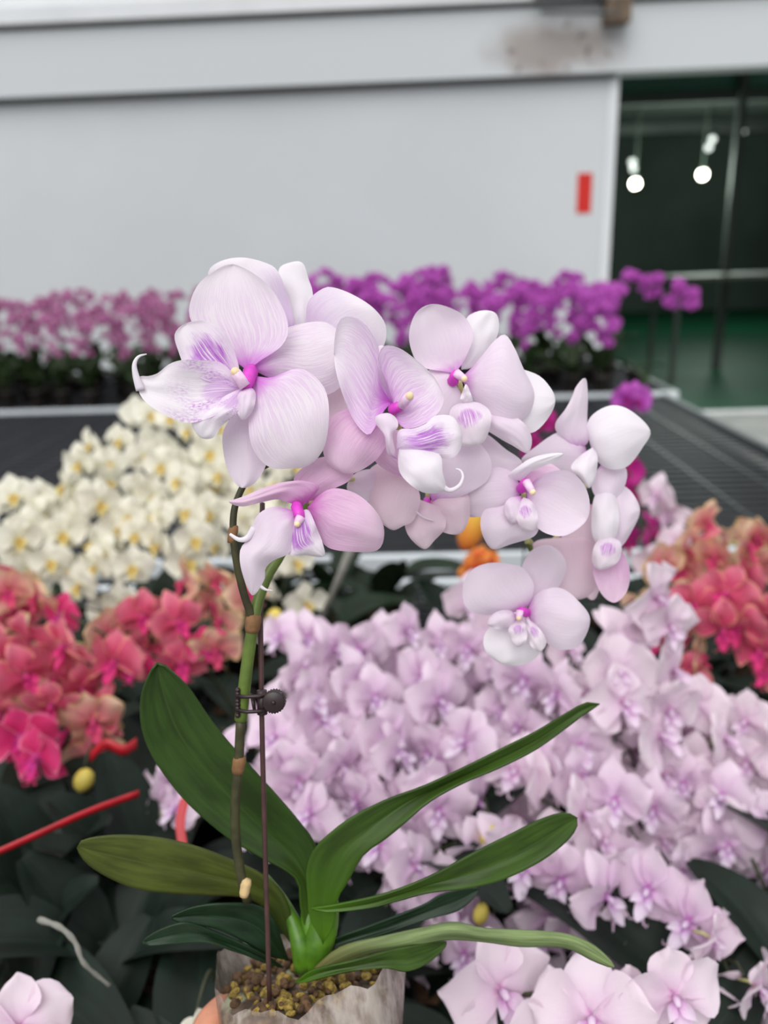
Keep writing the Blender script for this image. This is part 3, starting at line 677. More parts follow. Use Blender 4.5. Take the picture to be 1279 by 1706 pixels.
def blossom_meshes(key, seed, lo=False, wild=.0):
    rnd = random.Random(seed); nu, nv = (6, 5) if lo else (10, 7)
    mb = MB(); pm = MT[key]; j = lambda s: rnd.uniform(-s, s)
    for a, l, w, z in ((90, .98, .40, -.05), (222, .95, .37, -.07), (318, .95, .37, -.07)):
        tepal(mb, R(a + j(6)), l + j(.06), w + j(.03), pm, z, .10 + j(.2) + wild * rnd.uniform(-.3, .6), .15 + j(.3), nu, nv, rnd.random() * 9, 1.05, .03 + wild * .05)
    for a, l, w, z in ((12, 1.0, .60, .0), (168, 1.0, .60, .0)):
        tepal(mb, R(a + j(6)), l + j(.05), w + j(.05), pm, z, .05 + j(.25) + wild * rnd.uniform(-.2, .5), .1 + j(.35), nu, nv, rnd.random() * 9, 1.12, .04 + wild * .06)
    # pedicel stub and ovary behind the flower
    mb.tube([(0, 0, -.02), (0, -.05, -.25), (0, -.25, -.5)], [.05, .045, .035], MT['pedi'], 5)
    A = mb.mesh('blossom_' + key)
    mb = MB(); lm = MT[key + '_lip']
    tepal(mb, R(-90 + j(6)), .52, .17, lm, .06, -.28 - wild * .2, .8, nu - 2, nv - 2, rnd.random() * 9, .9, .03)
    tepal(mb, R(-35), .30, .13, lm, .08, -.34, .6, nu - 3, nv - 2, 1, .8, .02)
    tepal(mb, R(215), .30, .13, lm, .08, -.34, .6, nu - 3, nv - 2, 2, .8, .02)
    mb.tube([(0, .02, .02), (0, .02, .14), (0, -.02, .22)], [.06, .07, .05], lm, 6)
    if not lo:
        for s in (-1, 1):
            mb.tube([(s * .03, -.48, .30), (s * .10, -.60, .34), (s * .20, -.60, .40), (s * .22, -.50, .42)], [.035, .025, .018, .008], pm, 5)
    B = mb.mesh('blossom_lip_' + key)
    return A, B
BL = {}
def blooms(key, n=5, lo=False, wild=0.):
    BL[key] = [blossom_meshes(key, hash_(key) + i, lo, wild) for i in range(n)]
def hash_(s): return sum(ord(c) * (i + 3) for i, c in enumerate(s))
for k_, w_ in (('lilac', .8), ('lilac_pale', .5), ('white', .1), ('coral', .8), ('peach', .8), ('rose', .3), ('magenta', .3), ('orange', .6)): blooms(k_, 5, False, w_)
for k_ in ('violet', 'mauve'): blooms(k_, 4, True, .3)

def face_matrix(p, d, size, roll=0.):
    z = Vector(d).normalized(); up = Vector((0, 0, 1))
    x = up.cross(z).normalized(); y = z.cross(x)
    M3 = Matrix((x, y, z)).transposed() @ Matrix.Rotation(roll, 3, 'Z')
    return Matrix.Translation(p) @ (M3 * size).to_4x4()

BZ = .65          # bench top height
# shared pieces
def leaf_mesh(name, mat, ln, wd, rise, droop, seed, lo=False):
    mb = MB(); rows = []; nu, nv = (7, 5) if lo else (14, 7)
    for i in range(nu):
        u = i / (nu - 1); w = wd * (math.sin(math.pi * (u ** .75) * .96 + .04) ** .6) * (.4 + .6 * min(1, u * 2.5))
        x = ln * u * (1 - .15 * u); z = rise * u - droop * u * u
        row = []
        for j in range(nv):
            v = j / (nv - 1) * 2 - 1
            row.append(Vector((x, w * v * .95, z + abs(v) * w * .38 + .004 * math.sin(u * 5 + seed))))
        rows.append(row)
    mb.grid(rows, mat); return mb.mesh(name)
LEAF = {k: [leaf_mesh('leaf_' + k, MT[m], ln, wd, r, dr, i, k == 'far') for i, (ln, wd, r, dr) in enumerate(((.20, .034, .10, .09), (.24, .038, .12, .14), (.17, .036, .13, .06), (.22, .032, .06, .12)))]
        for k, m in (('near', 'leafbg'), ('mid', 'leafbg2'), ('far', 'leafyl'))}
def pot_mesh():
    mb = MB(); rows = []
    for r, z in ((.0, .0), (.040, .0), (.042, .004), (.053, .095), (.057, .097), (.057, .105), (.053, .105), (.051, .095)):
        rows.append([Vector((r * math.cos(2 * math.pi * k / 18), r * math.sin(2 * math.pi * k / 18), z)) for k in range(18)])
    mb.grid(rows, MT['potbg'], close=True)
    mb.grid([[Vector((.0515 * math.cos(2 * math.pi * k / 18), .0515 * math.sin(2 * math.pi * k / 18), .094)) for k in range(18)], [Vector((0, 0, .099))] * 18], MT['soil'], close=True)
    return mb.mesh('grower_pot')
POT = pot_mesh()
USED = []
def free_spot(x, y, dmin=.115, lim=None):
    """nearest spot on the benches where a pot does not stand in another"""
    best = (x, y)
    for ring in range(0, 14):
        for q in range(1 if ring == 0 else 10):
            a = 2 * math.pi * q / 10 + ring; nx, ny = x + math.cos(a) * .04 * ring, y + math.sin(a) * .04 * ring
            if lim and not (lim[0] < ny < lim[1]): continue
            if all((nx - ux) ** 2 + (ny - uy) ** 2 > dmin ** 2 for ux, uy in USED):
                USED.append((nx, ny)); return nx, ny
    USED.append(best); return best

def orchid(label, cat, group, path, n, key, size, leafk='near', foot=None, seed=0, faces=None, spread=.5, lips=True, buds=1, jit=.035, name='potted_orchid', lim=(.2, 1.9), nleaf=5, face_bias=(0, -1, .15)):
    """one background orchid: pot, leaves, stalk with a spray of flowers along path [(px,py,d)...]"""
    rnd = random.Random(seed * 7 + 5)
    P = [W(*p) for p in path]; mid = sum(P, Vector()) / len(P)
    fx, fy = foot if foot else (P[0].x + rnd.uniform(-.03, .03), P[0].y + .06)
    fx, fy = free_spot(fx, fy, lim=lim)
    root = thing(name, (fx, fy, BZ), label, cat, group)
    rl = Vector((fx, fy, BZ))
    link('pot', POT, root, mat=Matrix.Identity(4))
    a0 = rnd.uniform(0, 6.28)
    for i in range(nleaf):
        a = a0 + i * math.pi * (1 + .12 * rnd.random()) + (i // 2) * .5
        s = rnd.uniform(.8, 1.1)
        link('leaf', rnd.choice(LEAF[leafk]), root, mat=Matrix.Translation((0, 0, .10 + .006 * i)) @ Matrix.Rotation(a, 4, 'Z') @ Matrix.Scale(s, 4))
    top = P[0]; base = rl + Vector((.008, 0, .10))
    ctrl = [tuple(base), tuple(base.lerp(top, .45) + Vector((0, .02, .05)))] + [tuple(p) for p in P]
    C = crom(ctrl, 26); mb = MB()
    mb.tube([Vector(p) - rl for p in C], [.0030 - .0018 * i / 25 for i in range(26)], MT['stalk'], 6)
    sp = crom([tuple(p) for p in P], max(2, n)) if len(P) > 1 else [P[0]]
    fl = []
    for i in range(n):
        p = Vector(sp[i % len(sp)]); t = Vector(sp[min(i + 1, len(sp) - 1)]) - Vector(sp[max(i - 1, 0)]) if len(sp) > 1 else Vector((0, 0, 1))
        side = t.cross(Vector((0, -1, 0)))
        side = side.normalized() if side.length > 1e-5 else Vector((1, 0, 0))
        sz = size * rnd.uniform(.88, 1.1)
        off = side * (jit * (1 if i % 2 else -1) * rnd.uniform(.5, 1.2)) + Vector((0, -rnd.uniform(.0, .04), rnd.uniform(-.008, .008)))
        q = p + off
        d = Vector(face_bias) + Vector((rnd.uniform(-1, 1) * spread * 1.5 + side.x * (.4 if i % 2 else -.4), rnd.uniform(-.3, .3), rnd.uniform(-.6, .35) * spread))
        if faces: d = Vector(faces[i % len(faces)])
        fl.append((q, d, sz)); mb.tube([p - rl, p.lerp(q, .5) - rl + Vector((0, .008, .004)), q - d.normalized() * sz * .4 - rl], .0012, MT['stalk'], 5)
    for b in range(buds):
        p = P[-1] + Vector((rnd.uniform(-.02, .02), 0, -.012 * b - .01))
    mb.build('flower_stalk', root, loc=None).matrix_basis = Matrix.Identity(4)
    inv = Matrix.Translation(-rl)
    keys = key if isinstance(key, (list, tuple)) else [key]
    for q, d, sz in fl:
        A, B = rnd.choice(BL[rnd.choice(keys)])
        o = link('flower', A, root, mat=inv @ face_matrix(q, d, sz, rnd.uniform(-.25, .25)))
        if lips: link('lip', B, o, mat=Matrix.Identity(4))
    return root

def bud(px, py, d, r, mat, label, long=1.25, axis=(0.2, -.2, 1)): 
    pass

# lilac field on the near bench -------------------------------------------------
LIL = 'pale lilac orchids on the near bench'
lil = [
 ('pale lilac orchid at the far left corner of the lilac mass', [(480, 1100, 1.08), (540, 1085, 1.08), (600, 1130, 1.05)], 7, 'lilac', .040),
 ('pale lilac orchid at the back edge of the lilac mass, left of centre', [(640, 1085, 1.12), (720, 1080, 1.10), (790, 1110, 1.06), (850, 1160, 1.02)], 10, 'lilac', .040),
 ('pale lilac orchid directly behind the lowest right flower of the held orchid', [(770, 1030, 1.12), (860, 1070, 1.10), (940, 1110, 1.06), (990, 1170, 1.02)], 9, 'lilac_pale', .042),
 ('pale lilac orchid with large blooms beside the coral orchids on the right', [(1040, 1010, .98), (1075, 1060, .96), (1065, 1130, .94), (1040, 1180, .94)], 8, 'lilac_pale', .046),
 ('pale lilac orchid whose spray falls behind the upright left leaf and the stake', [(470, 1150, 1.0), (500, 1210, .97), (540, 1290, .94), (540, 1370, .93)], 10, 'lilac', .042),
 ('pale lilac orchid cascading right of the stake clip', [(580, 1140, 1.0), (620, 1200, .97), (640, 1290, .94), (620, 1370, .93)], 11, 'lilac', .042),
 ('pale lilac orchid cascading onto the long bright leaf', [(690, 1160, 1.0), (740, 1220, .96), (770, 1300, .93), (740, 1390, .91)], 11, 'lilac', .042),
 ('pale lilac orchid low beside the pot stake', [(430, 1250, .94), (460, 1310, .92), (500, 1370, .90)], 6, 'lilac', .040),
 ('pale lilac orchid above the tip of the long bright leaf', [(820, 1130, 1.02), (880, 1170, .98), (920, 1230, .95), (930, 1300, .93)], 9, 'lilac', .040),
 ('pale lilac orchid right of the long bright leaf tip', [(960, 1190, 1.02), (1030, 1220, .99), (1060, 1290, .96), (1050, 1370, .95)], 10, 'lilac_pale', .040),
 ('pale lilac orchid arching below the coral orchids on the right', [(1080, 1170, 1.02), (1160, 1210, .99), (1200, 1280, .96), (1190, 1370, .94)], 10, 'lilac_pale', .040),
 ('pale lilac orchid cut by the right edge of the view', [(1210, 1240, 1.0), (1265, 1290, .97), (1290, 1370, .95)], 7, 'lilac_pale', .040),
 ('pale lilac orchid between the two right-pointing leaves', [(850, 1310, .93), (930, 1350, .90), (980, 1420, .87), (1000, 1490, .85)], 9, 'lilac_pale', .040),
 ('pale lilac orchid showing just above the right side of the pot', [(640, 1430, .88), (700, 1450, .86), (720, 1530, .84), (740, 1600, .82)], 8, 'lilac', .040),
 ('pale lilac orchid with side-facing blooms behind the pale drooping leaf', [(880, 1470, .82), (960, 1480, .80), (1040, 1520, .78), (1100, 1560, .77)], 8, 'lilac', .042),
 ('pale lilac orchid with small side-on blooms on a green stalk at lower right', [(1160, 1560, .74), (1200, 1590, .73), (1225, 1660, .72)], 4, 'lilac_pale', .032),
 ('pale lilac orchid drooping over dark leaves near the right edge', [(1130, 1330, .95), (1190, 1350, .93), (1240, 1380, .92), (1220, 1430, .91)], 7, 'lilac', .038),
 ('pale lilac orchid just right of the rounded tip of the folded leaf', [(960, 1330, .92), (1030, 1360, .90), (1070, 1420, .88), (1050, 1470, .87)], 8, 'lilac', .040),
 ('pale lilac orchid hanging under the folded leaf', [(780, 1400, .90), (830, 1450, .88), (840, 1520, .86)], 6, 'lilac', .040),
 ('pale lilac orchid far behind at the right of the lilac mass', [(1000, 1110, 1.08), (1060, 1190, 1.05), (1110, 1260, 1.02)], 7, 'lilac_pale', .040),
]
for i, (lb, path, n, key, sz) in enumerate(lil):
    sz *= 1.07; n += 1
    orchid(lb, 'orchid', LIL, path, n, key, sz, seed=i + 1, spread=.9)
orchid('pale lilac orchid with the largest open blooms along the bottom right', 'orchid', LIL, [(850, 1660, .64), (950, 1650, .62), (1010, 1660, .61), (1120, 1655, .60)], 5, 'lilac_pale', .047, seed=31, spread=.5, jit=.018, face_bias=(0, -1, .5))
orchid('pale lilac orchid with one large bloom in the bottom left corner', 'orchid', LIL, [(-20, 1700, .60), (40, 1690, .59)], 2, 'lilac_pale', .045, seed=33, spread=.3, jit=.008, face_bias=(.2, -1, .6))
orchid('pale lilac orchid mostly hidden behind the upright left leaf', 'orchid', LIL, [(380, 1230, 1.0), (300, 1250, .98), (265, 1290, .96), (290, 1340, .95)], 5, 'lilac', .034, seed=35, spread=1.0, jit=.014)
orchid('small white orchid peeping out left of the hand and pot', 'orchid', None, [(325, 1700, .66), (350, 1690, .66)], 2, 'white', .024, seed=37, spread=.4, jit=.006)

# white orchids -----------------------------------------------------------------
WH = 'white orchids with yellow hearts on the near bench'
whs = [
 ('white orchid forming the peak of the white mass', [(235, 715, 1.62), (280, 725, 1.58), (330, 760, 1.52), (350, 820, 1.50)], 12),
 ('white orchid just left of the peak, above the dark bench', [(190, 730, 1.58), (160, 780, 1.52), (140, 840, 1.48), (190, 890, 1.46)], 11),
 ('white orchid whose spray hangs behind the large flower', [(350, 740, 1.58), (390, 790, 1.52), (380, 860, 1.48), (400, 900, 1.46)], 11),
 ('white orchid in the middle of the white mass', [(240, 780, 1.52), (280, 820, 1.47), (300, 870, 1.44), (290, 930, 1.42)], 11),
 ('white orchid hanging lowest, over the coral orchids', [(200, 880, 1.46), (210, 920, 1.42), (190, 970, 1.40), (160, 1000, 1.40)], 9),
 ('white orchid at the left end of the white mass', [(60, 820, 1.50), (30, 850, 1.46), (10, 900, 1.43), (40, 950, 1.42)], 11),
 ('white orchid between the left end and the middle of the white mass', [(110, 820, 1.52), (90, 860, 1.47), (70, 900, 1.44), (100, 960, 1.43)], 11),
 ('white orchid showing in the gap above the rose flower', [(400, 780, 1.5), (450, 790, 1.48), (490, 800, 1.46), (470, 850, 1.45)], 8),
 ('white orchid with a few blooms seen right of the side branch', [(440, 900, 1.40), (475, 940, 1.37), (470, 990, 1.36)], 5),
]
for i, (lb, path, n) in enumerate(whs):
    orchid(lb, 'orchid', WH, path, n, 'white', .040, 'mid', seed=50 + i, spread=.45, jit=.04)

# coral orchids -----------------------------------------------------------------
CO = 'coral pink orchids on the near bench'
cos_ = [
 ('coral orchid at the left edge under the white orchids', [(-10, 970, 1.22), (30, 990, 1.20), (70, 1030, 1.18)], 6, ['coral', 'peach']),
 ('coral orchid arching across the left in a long drooping spray', [(10, 1070, 1.12), (80, 1070, 1.10), (150, 1100, 1.08), (200, 1150, 1.06)], 8, ['coral']),
 ('peach and coral orchid lower at the left edge', [(0, 1130, 1.06), (60, 1160, 1.05), (130, 1180, 1.04), (180, 1210, 1.04)], 8, ['peach', 'coral']),
 ('coral orchid left of the stalk fork, with a magenta heart', [(200, 1060, 1.18), (260, 1050, 1.16), (320, 1060, 1.15), (340, 1090, 1.14)], 7, ['coral', 'peach']),
 ('peach orange orchid just left of the side branch', [(320, 990, 1.25), (370, 985, 1.24), (400, 1010, 1.22)], 5, ['peach']),
 ('coral orchid at the right, below the black mesh bench', [(1190, 880, 1.35), (1140, 920, 1.30), (1100, 980, 1.26), (1090, 1040, 1.24)], 9, ['coral', 'peach']),
 ('coral orchid at the right edge, higher one', [(1279, 900, 1.30), (1240, 920, 1.27), (1200, 950, 1.25)], 6, ['coral', 'peach']),
 ('coral orchid at the right edge, lower one with hanging blooms', [(1160, 1020, 1.15), (1220, 1010, 1.13), (1270, 1040, 1.12), (1300, 1080, 1.12)], 8, ['coral']),
 ('small peach orchid between the lilac mass and the right coral orchids', [(1120, 1060, 1.2), (1110, 1110, 1.18)], 3, ['peach', 'coral']),
]
for i, (lb, path, n, key) in enumerate(cos_):
    orchid(lb, 'orchid', CO, path, n, key, .045, seed=80 + i, spread=1.0, jit=.032, face_bias=(0, -1, -.1))
orchid('deep rose orchid with two open blooms at the far left', 'orchid', None, [(40, 1230, .98), (70, 1245, .97)], 2, 'rose', .046, seed=95, spread=.2, jit=.004, faces=[(.25, -1, .1), (-.2, -1, .3)])
orchid('deep rose orchid with a few round blooms left of the stalk', 'orchid', None, [(230, 1085, 1.1), (100, 1005, 1.2), (355, 1070, 1.15)], 3, 'rose', .034, seed=96, spread=.2, jit=.004)
# magenta and small ones on the right
orchid('magenta orchid with a few blooms right of the held spray', 'orchid', None, [(1030, 780, 1.5), (1055, 800, 1.48), (1070, 890, 1.45), (1040, 905, 1.44)], 4, 'magenta', .042, seed=101, spread=.8, jit=.012)
orchid('single pink orchid bloom in front of the far white rail', 'orchid', None, [(1040, 660, 1.9), (1055, 655, 1.9)], 2, ['violet'], .046, seed=102, spread=.3, jit=.008, lim=(2.3, 4.0))
orchid('pale pink orchid right of the held spray, behind the corals', 'orchid', None, [(1080, 830, 1.45), (1120, 850, 1.43), (1150, 880, 1.42), (1080, 920, 1.38)], 5, 'lilac_pale', .040, seed=103, spread=.9, jit=.02)
orchid('dark magenta orchid glimpsed between the held flowers', 'orchid', None, [(885, 700, 1.5), (905, 690, 1.5), (880, 735, 1.48)], 3, 'magenta', .030, seed=104, spread=.5, jit=.008)
orchid('small orange orchid in the gap under the held spray', 'orchid', None, [(785, 920, 1.42), (800, 938, 1.41), (785, 950, 1.40)], 6, 'orange', .024, seed=105, spread=.8, jit=.016)

# foliage plants without flowers that fill the near bench
FOL = 'leafy orchids not in flower'
folp = [('in the dark at the lower left', 90, 1500, .92), ('at the bottom left, beside the grey aerial root', 190, 1620, .86), ('at the left edge beside the red ribbon', 20, 1400, 1.0),
        ('under the upright left leaf', 250, 1480, .95), ('behind the clear pot on the left', 330, 1600, .88), ('at the lower right under the lilac sprays', 1130, 1450, .98),
        ('at the right edge below the lilac sprays', 1250, 1520, .95), ('in the bottom right corner', 1240, 1650, .9), ('in the dark gap between the white and lilac orchids', 560, 1000, 1.5),
        ('in the dark gap right of the stalk', 480, 1060, 1.4), ('under the white orchids at the left', 250, 1020, 1.45), ('behind the pot on the right', 760, 1560, .95),
        ('below the right coral orchids', 1180, 1130, 1.3), ('at the bottom left corner', 60, 1620, .84), ('left of the grey stick', 430, 1010, 1.55), ('right of the grey stick', 620, 1010, 1.6),
        ('in the middle of the dark gap at bottom right', 1040, 1620, .92)]
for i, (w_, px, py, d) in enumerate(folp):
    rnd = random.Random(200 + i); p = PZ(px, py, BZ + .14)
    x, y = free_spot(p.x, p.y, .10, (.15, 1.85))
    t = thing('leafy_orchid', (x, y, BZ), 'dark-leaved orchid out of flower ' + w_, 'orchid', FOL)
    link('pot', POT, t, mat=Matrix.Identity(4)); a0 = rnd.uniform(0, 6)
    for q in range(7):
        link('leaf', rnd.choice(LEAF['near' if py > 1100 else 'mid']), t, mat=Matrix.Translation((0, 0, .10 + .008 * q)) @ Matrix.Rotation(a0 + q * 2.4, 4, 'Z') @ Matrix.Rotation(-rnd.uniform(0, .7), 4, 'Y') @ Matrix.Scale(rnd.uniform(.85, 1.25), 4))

# buds, ribbons, aerial roots, grey stick
def budobj(px, py, d, r, mat, label, rz=1.25):
    mb = MB(); c = W(px, py, d); k = r / FPX * d
    mb.ball(c, k * .85, MT[mat], rz=k * rz, axis=UP + RT * .3)
    o = mb.build('flower_bud')
    mb2 = MB(); mb2.tube([c + UP * k * .9, c + UP * k * 2 + FW * .01, c + UP * k * 2.6 + FW * .04], .0014, MT['stalk'], 6)
    s = mb2.build('bud_stalk'); s.parent = o
    tag(o, label, 'bud')
budobj(140, 1300, .98, 20, 'bud', 'round yellow flower bud hanging below the left coral orchids', 1.0)
budobj(457, 1030, 1.2, 17, 'bud', 'round yellow bud just right of the stalk fork', 1.0)
budobj(276, 1347, .95, 16, 'budp', 'pale green bud left of the upright leaf')
budobj(814, 1394, .86, 17, 'bud', 'yellow-green bud above the folded leaf')
budobj(801, 1522, .80, 15, 'bud', 'dull yellow bud between the folded leaf and the pale leaf')
budobj(785, 882, 1.45, 26, 'budo', 'plump orange bud in the gap under the held spray', 1.5)
mb = MB()
def ribbon(pts, wpx, name='ribbon'):
    mb = MB(); P = crom(pts, 20); rows = []
    for i, p in enumerate(P):
        a = W(p[0], p[1] - wpx / 2, p[2]); b = W(p[0], p[1] + wpx / 2, p[2] + .002); rows.append([a, a.lerp(b, .5) - FW * .0008, b])
    mb.grid(rows, MT['ribbon']); o = mb.build('ribbon')
    s = o.modifiers.new('t', 'SOLIDIFY'); s.thickness = .0008
    return o
tag(ribbon([(-30, 1432, .70), (60, 1392, .71), (150, 1352, .73), (232, 1322, .75)], 12), 'red plastic ribbon running up to the right at the left edge', 'ribbon')
mb = MB(); P = crom([(308, 1330, .77), (300, 1370, .76), (304, 1408, .75)], 12)
mb.grid([[W(p[0] - 8, p[1], p[2]), W(p[0], p[1], p[2] - .001), W(p[0] + 8, p[1], p[2])] for p in P], MT['ribbon'])
tag(mb.build('ribbon'), 'short red ribbon end hanging between the two left leaves', 'ribbon')
tag(ribbon([(150, 1262, .93), (175, 1240, .92), (205, 1250, .92), (228, 1238, .93)], 18), 'red ribbon knot beneath the left coral orchids', 'ribbon')
mb = MB(); P = crom([(65, 1532, .63), (100, 1545, .62), (125, 1570, .62), (140, 1605, .62), (182, 1642, .63)], 24)
mb.tube([W(*p) for p in P], [(5.2 - 2 * i / 23) / FPX * .62 * (1 + .15 * math.sin(i * 1.7)) for i in range(24)], MT['root'], 8)
tag(mb.build('aerial_root'), 'grey wrinkled aerial root hanging among dark leaves at lower left', 'root')
mb = MB(); mb.tube([W(588, 905, 1.25), W(560, 975, 1.3), W(522, 1062, 1.36)], [.0075, .0065, .005], MT['root'], 8)
tag(mb.build('plant_stick'), 'pale grey stick leaning in the dark gap below the rose flower', 'stick')

# ------------------------------------------------------------------ benches
def yof(px, py, z): return PZ(px, py, z).y
def bench(label, x0, x1, y0, y1, step=.035, name='plant_bench', thick=.006):
    t = thing(name, ((x0 + x1) / 2, (y0 + y1) / 2, 0), label, 'bench')
    mb = MB(); z1 = BZ - .004; z0 = z1 - .012
    n = int((y1 - y0) / step)
    for i in range(n + 1):
        y = y0 + (y1 - y0) * i / n; mb.box((x0, y - thick / 2, z0), (x1, y + thick / 2, z1), MT['black'])
    n = int((x1 - x0) / (step * 3))
    for i in range(n + 1):
        x = x0 + (x1 - x0) * i / n; mb.box((x - thick / 2, y0, z0 - .004), (x + thick / 2, y1, z1 - .001), MT['black'])
    mb.build('bench_mesh', t, smooth=False)
    mb = MB(); mb.box((x0, y0, z0 - .075), (x1, y1, z0 - .06), MT['dirtpot']); mb.build('bench_tray', t, smooth=False)
    h = .035; w = .03
    for lo, hi in (((x0 - w, y0 - w, BZ - h), (x1 + w, y0, BZ + .012)), ((x0 - w, y1, BZ - h), (x1 + w, y1 + w, BZ + .012)), ((x0 - w, y0, BZ - h), (x0, y1, BZ + .012)), ((x1, y0, BZ - h), (x1 + w, y1, BZ + .012))):
        mb = MB(); mb.box(lo, hi, MT['steel'] if hi[0] - lo[0] > 1 else MT['railside']); mb.build('bench_rail', t, smooth=False)
    for x in (x0 + .3, x1 - .3):
        for y in (y0 + .25, y1 - .25):
            mb = MB(); mb.box((x - .025, y - .025, 0), (x + .025, y + .025, z0 - .075), MT['legm']); mb.build('leg', t, smooth=False)
    return t
yA1 = yof(740, 970, BZ); yB0 = yof(740, 927, BZ); yB1 = yof(640, 672, BZ)
xR = (PZ(1145, 668, BZ).x + PZ(1279, 772, BZ).x) / 2
print('BENCH', yA1, yB0, yB1, PZ(1145, 660, BZ), PZ(1279, 770, BZ))
bench('near black mesh bench crowded with pale lilac, white and coral orchids', -2.2, 2.0, .12, yA1 - .03)
bench('empty black mesh bench with a white rail, behind the white orchids', -4.5, xR, yB0, yB1, .07, thick=.012)
bench('far bench holding the purple orchids in front of the white wall', -5.2, PZ(1090, 640, BZ).x, yB1 + .08, 6.7, .09)

# purple orchids on the far bench
rnd = random.Random(77); npur = 0
zt = BZ
for row in range(5):
    yy = yB1 + .22 + row * .30
    xa, xb = PY(-190, 560, yy).x, PY(1020, 560, yy).x
    x = xa + rnd.uniform(0, .1)
    while x < xb:
        fx = (x - xa) / (xb - xa)
        left = fx < .44
        gap = .24 if not left else .22
        key = 'mauve' if left else ('violet' if fx > .55 else rnd.choice(['violet', 'mauve', 'magenta']))
        h = (rnd.uniform(.53, .63) if left else rnd.uniform(.54, .64) + .07 * (.60 < fx < .78)) + .022 * row
        px_, py_ = x + rnd.uniform(-.04, .04), yy + rnd.uniform(-.06, .06)
        t = thing('potted_orchid', (px_, py_, BZ), 'mauve orchid with small speckled blooms on the far bench, left part' if left else 'bright purple orchid on the far bench, behind the held flowers',
                  'orchid', 'mauve orchids at the left of the far bench' if left else 'purple orchids at the right of the far bench')
        link('pot', POT, t, mat=Matrix.Identity(4))
        a0 = rnd.uniform(0, 6)
        for q in range(4 if row < 2 else 2):
            link('leaf', rnd.choice(LEAF['far']), t, mat=Matrix.Translation((0, 0, .10)) @ Matrix.Rotation(a0 + q * 1.7, 4, 'Z') @ Matrix.Rotation(-rnd.uniform(.3, 1.1), 4, 'Y') @ Matrix.Scale(rnd.uniform(1.3, 1.8), 4))
        dirx = rnd.choice([-1, 1]); C = []
        for i in range(10):
            u = i / 9; C.append(Vector((dirx * .13 * u ** 2.2, -.10 * u ** 2, .10 + (h - .10) * math.sin(u * 1.9) / math.sin(1.57) if u < .83 else .10 + (h - .10) * math.sin(u * 1.9))))
        mb = MB(); mb.tube(C, .0028, MT['stalk'], 5); mb.build('flower_stalk', t).matrix_basis = Matrix.Identity(4)
        nf = 15 if row < 3 else 12
        for i in range(nf):
            u = .27 + .73 * i / (nf - 1); j = u * 9; a = int(min(8, j)); p = C[a].lerp(C[a + 1], min(1, j - a))
            p = p + Vector((rnd.uniform(-.05, .05), rnd.uniform(-.06, .01), rnd.uniform(-.03, .02)))
            A, B = rnd.choice(BL[key])
            link('flower', A, t, mat=face_matrix(p, (rnd.uniform(-.7, .7), -1, rnd.uniform(-.3, .3)), (.034 if left else .042) * rnd.uniform(.85, 1.1), rnd.uniform(-.4, .4)))
        npur += 1; x += gap * rnd.uniform(.85, 1.15)
# the spray that leans out to the right end
p0 = PY(1085, 640, yB1 + .35)
t = thing('potted_orchid', (min(p0.x, PZ(1090, 640, BZ).x) - .1, yB1 + .4, BZ), 'purple orchid whose spray leans out beyond the right end of the far bench', 'orchid')
tl = WORLD[t.name].inverted(); link('pot', POT, t, mat=Matrix.Identity(4))
for q in range(4): link('leaf', LEAF['far'][q], t, mat=Matrix.Translation((0, 0, .1)) @ Matrix.Rotation(q * 1.6, 4, 'Z') @ Matrix.Scale(1.2, 4))
pts = [Vector((p0.x - .1, yB1 + .4, BZ + .1)), PY(1010, 540, yB1 + .4), PY(1030, 480, yB1 + .4), PY(1090, 480, yB1 + .38), PY(1140, 505, yB1 + .36)]
C = [Vector(c) for c in crom([tuple(p) for p in pts], 18)]
mb = MB(); mb.tube([tl @ c for c in C], .0028, MT['stalk'], 5); mb.build('flower_stalk', t).matrix_basis = Matrix.Identity(4)
for i in range(34):
    c = C[rnd.randint(6, 17)] + Vector((rnd.uniform(-.06, .06), rnd.uniform(-.06, .02), rnd.uniform(-.08, .07)))
    A, B = rnd.choice(BL['violet']); link('flower', A, t, mat=tl @ face_matrix(c, (rnd.uniform(-.7, .7), -1, rnd.uniform(-.3, .3)), .046, rnd.uniform(-.4, .4)))
print('PURPLE', npur)

# ------------------------------------------------------------------ building
YW = 7.5
xe = (PY(1026, 125, YW).x + PY(1008, 440, YW).x) / 2
zb0, zb1 = PY(640, 143, YW).z, PY(640, 30, YW).z
print('WALL', xe, zb0, zb1)
mb = MB(); mb.box((-9, YW, 0), (xe, YW + .12, zb0), MT['wall']); struct(mb.build('wall_back', smooth=False))
mb = MB(); mb.box((xe - .05, YW - .015, 0), (xe + .03, YW + .135, zb0), MT['panel']); struct(mb.build('trim_1', smooth=False))
mb = MB(); mb.box((-9, YW - .10, zb0 + .015), (9, YW + .14, zb1), MT['beam']); struct(mb.build('trim_2', smooth=False))
mb = MB(); mb.box((-9, YW - .02, zb0 - .02), (xe, YW + .1, zb0 + .02), MT['gap']); struct(mb.build('beam_shade_strip', smooth=False))  # dark grey strip standing in for the beam's shadow on the wall
mb = MB(); mb.box((-9, YW - .06, zb1), (9, YW + .10, zb1 + .045), MT['gap']); struct(mb.build('trim_4', smooth=False))
mb = MB(); mb.box((-9, YW - .16, zb1 + .04), (9, YW + .12, zb1 + .16), MT['panel']); struct(mb.build('trim_5', smooth=False))
mb = MB(); mb.box((-9, YW - .05, zb1 + .16), (9, YW + .12, zb1 + 1.5), MT['panel']); struct(mb.build('wall_upper', smooth=False))
mb = MB(); mb.box((-9, -2, -.05), (9, YW - .02, 0), MT['conc']); struct(mb.build('floor', smooth=False))
mb = MB(); mb.box((-9, YW - .02, -.05), (14, 22, .0), MT['green']); struct(mb.build('floor_hall', smooth=False))
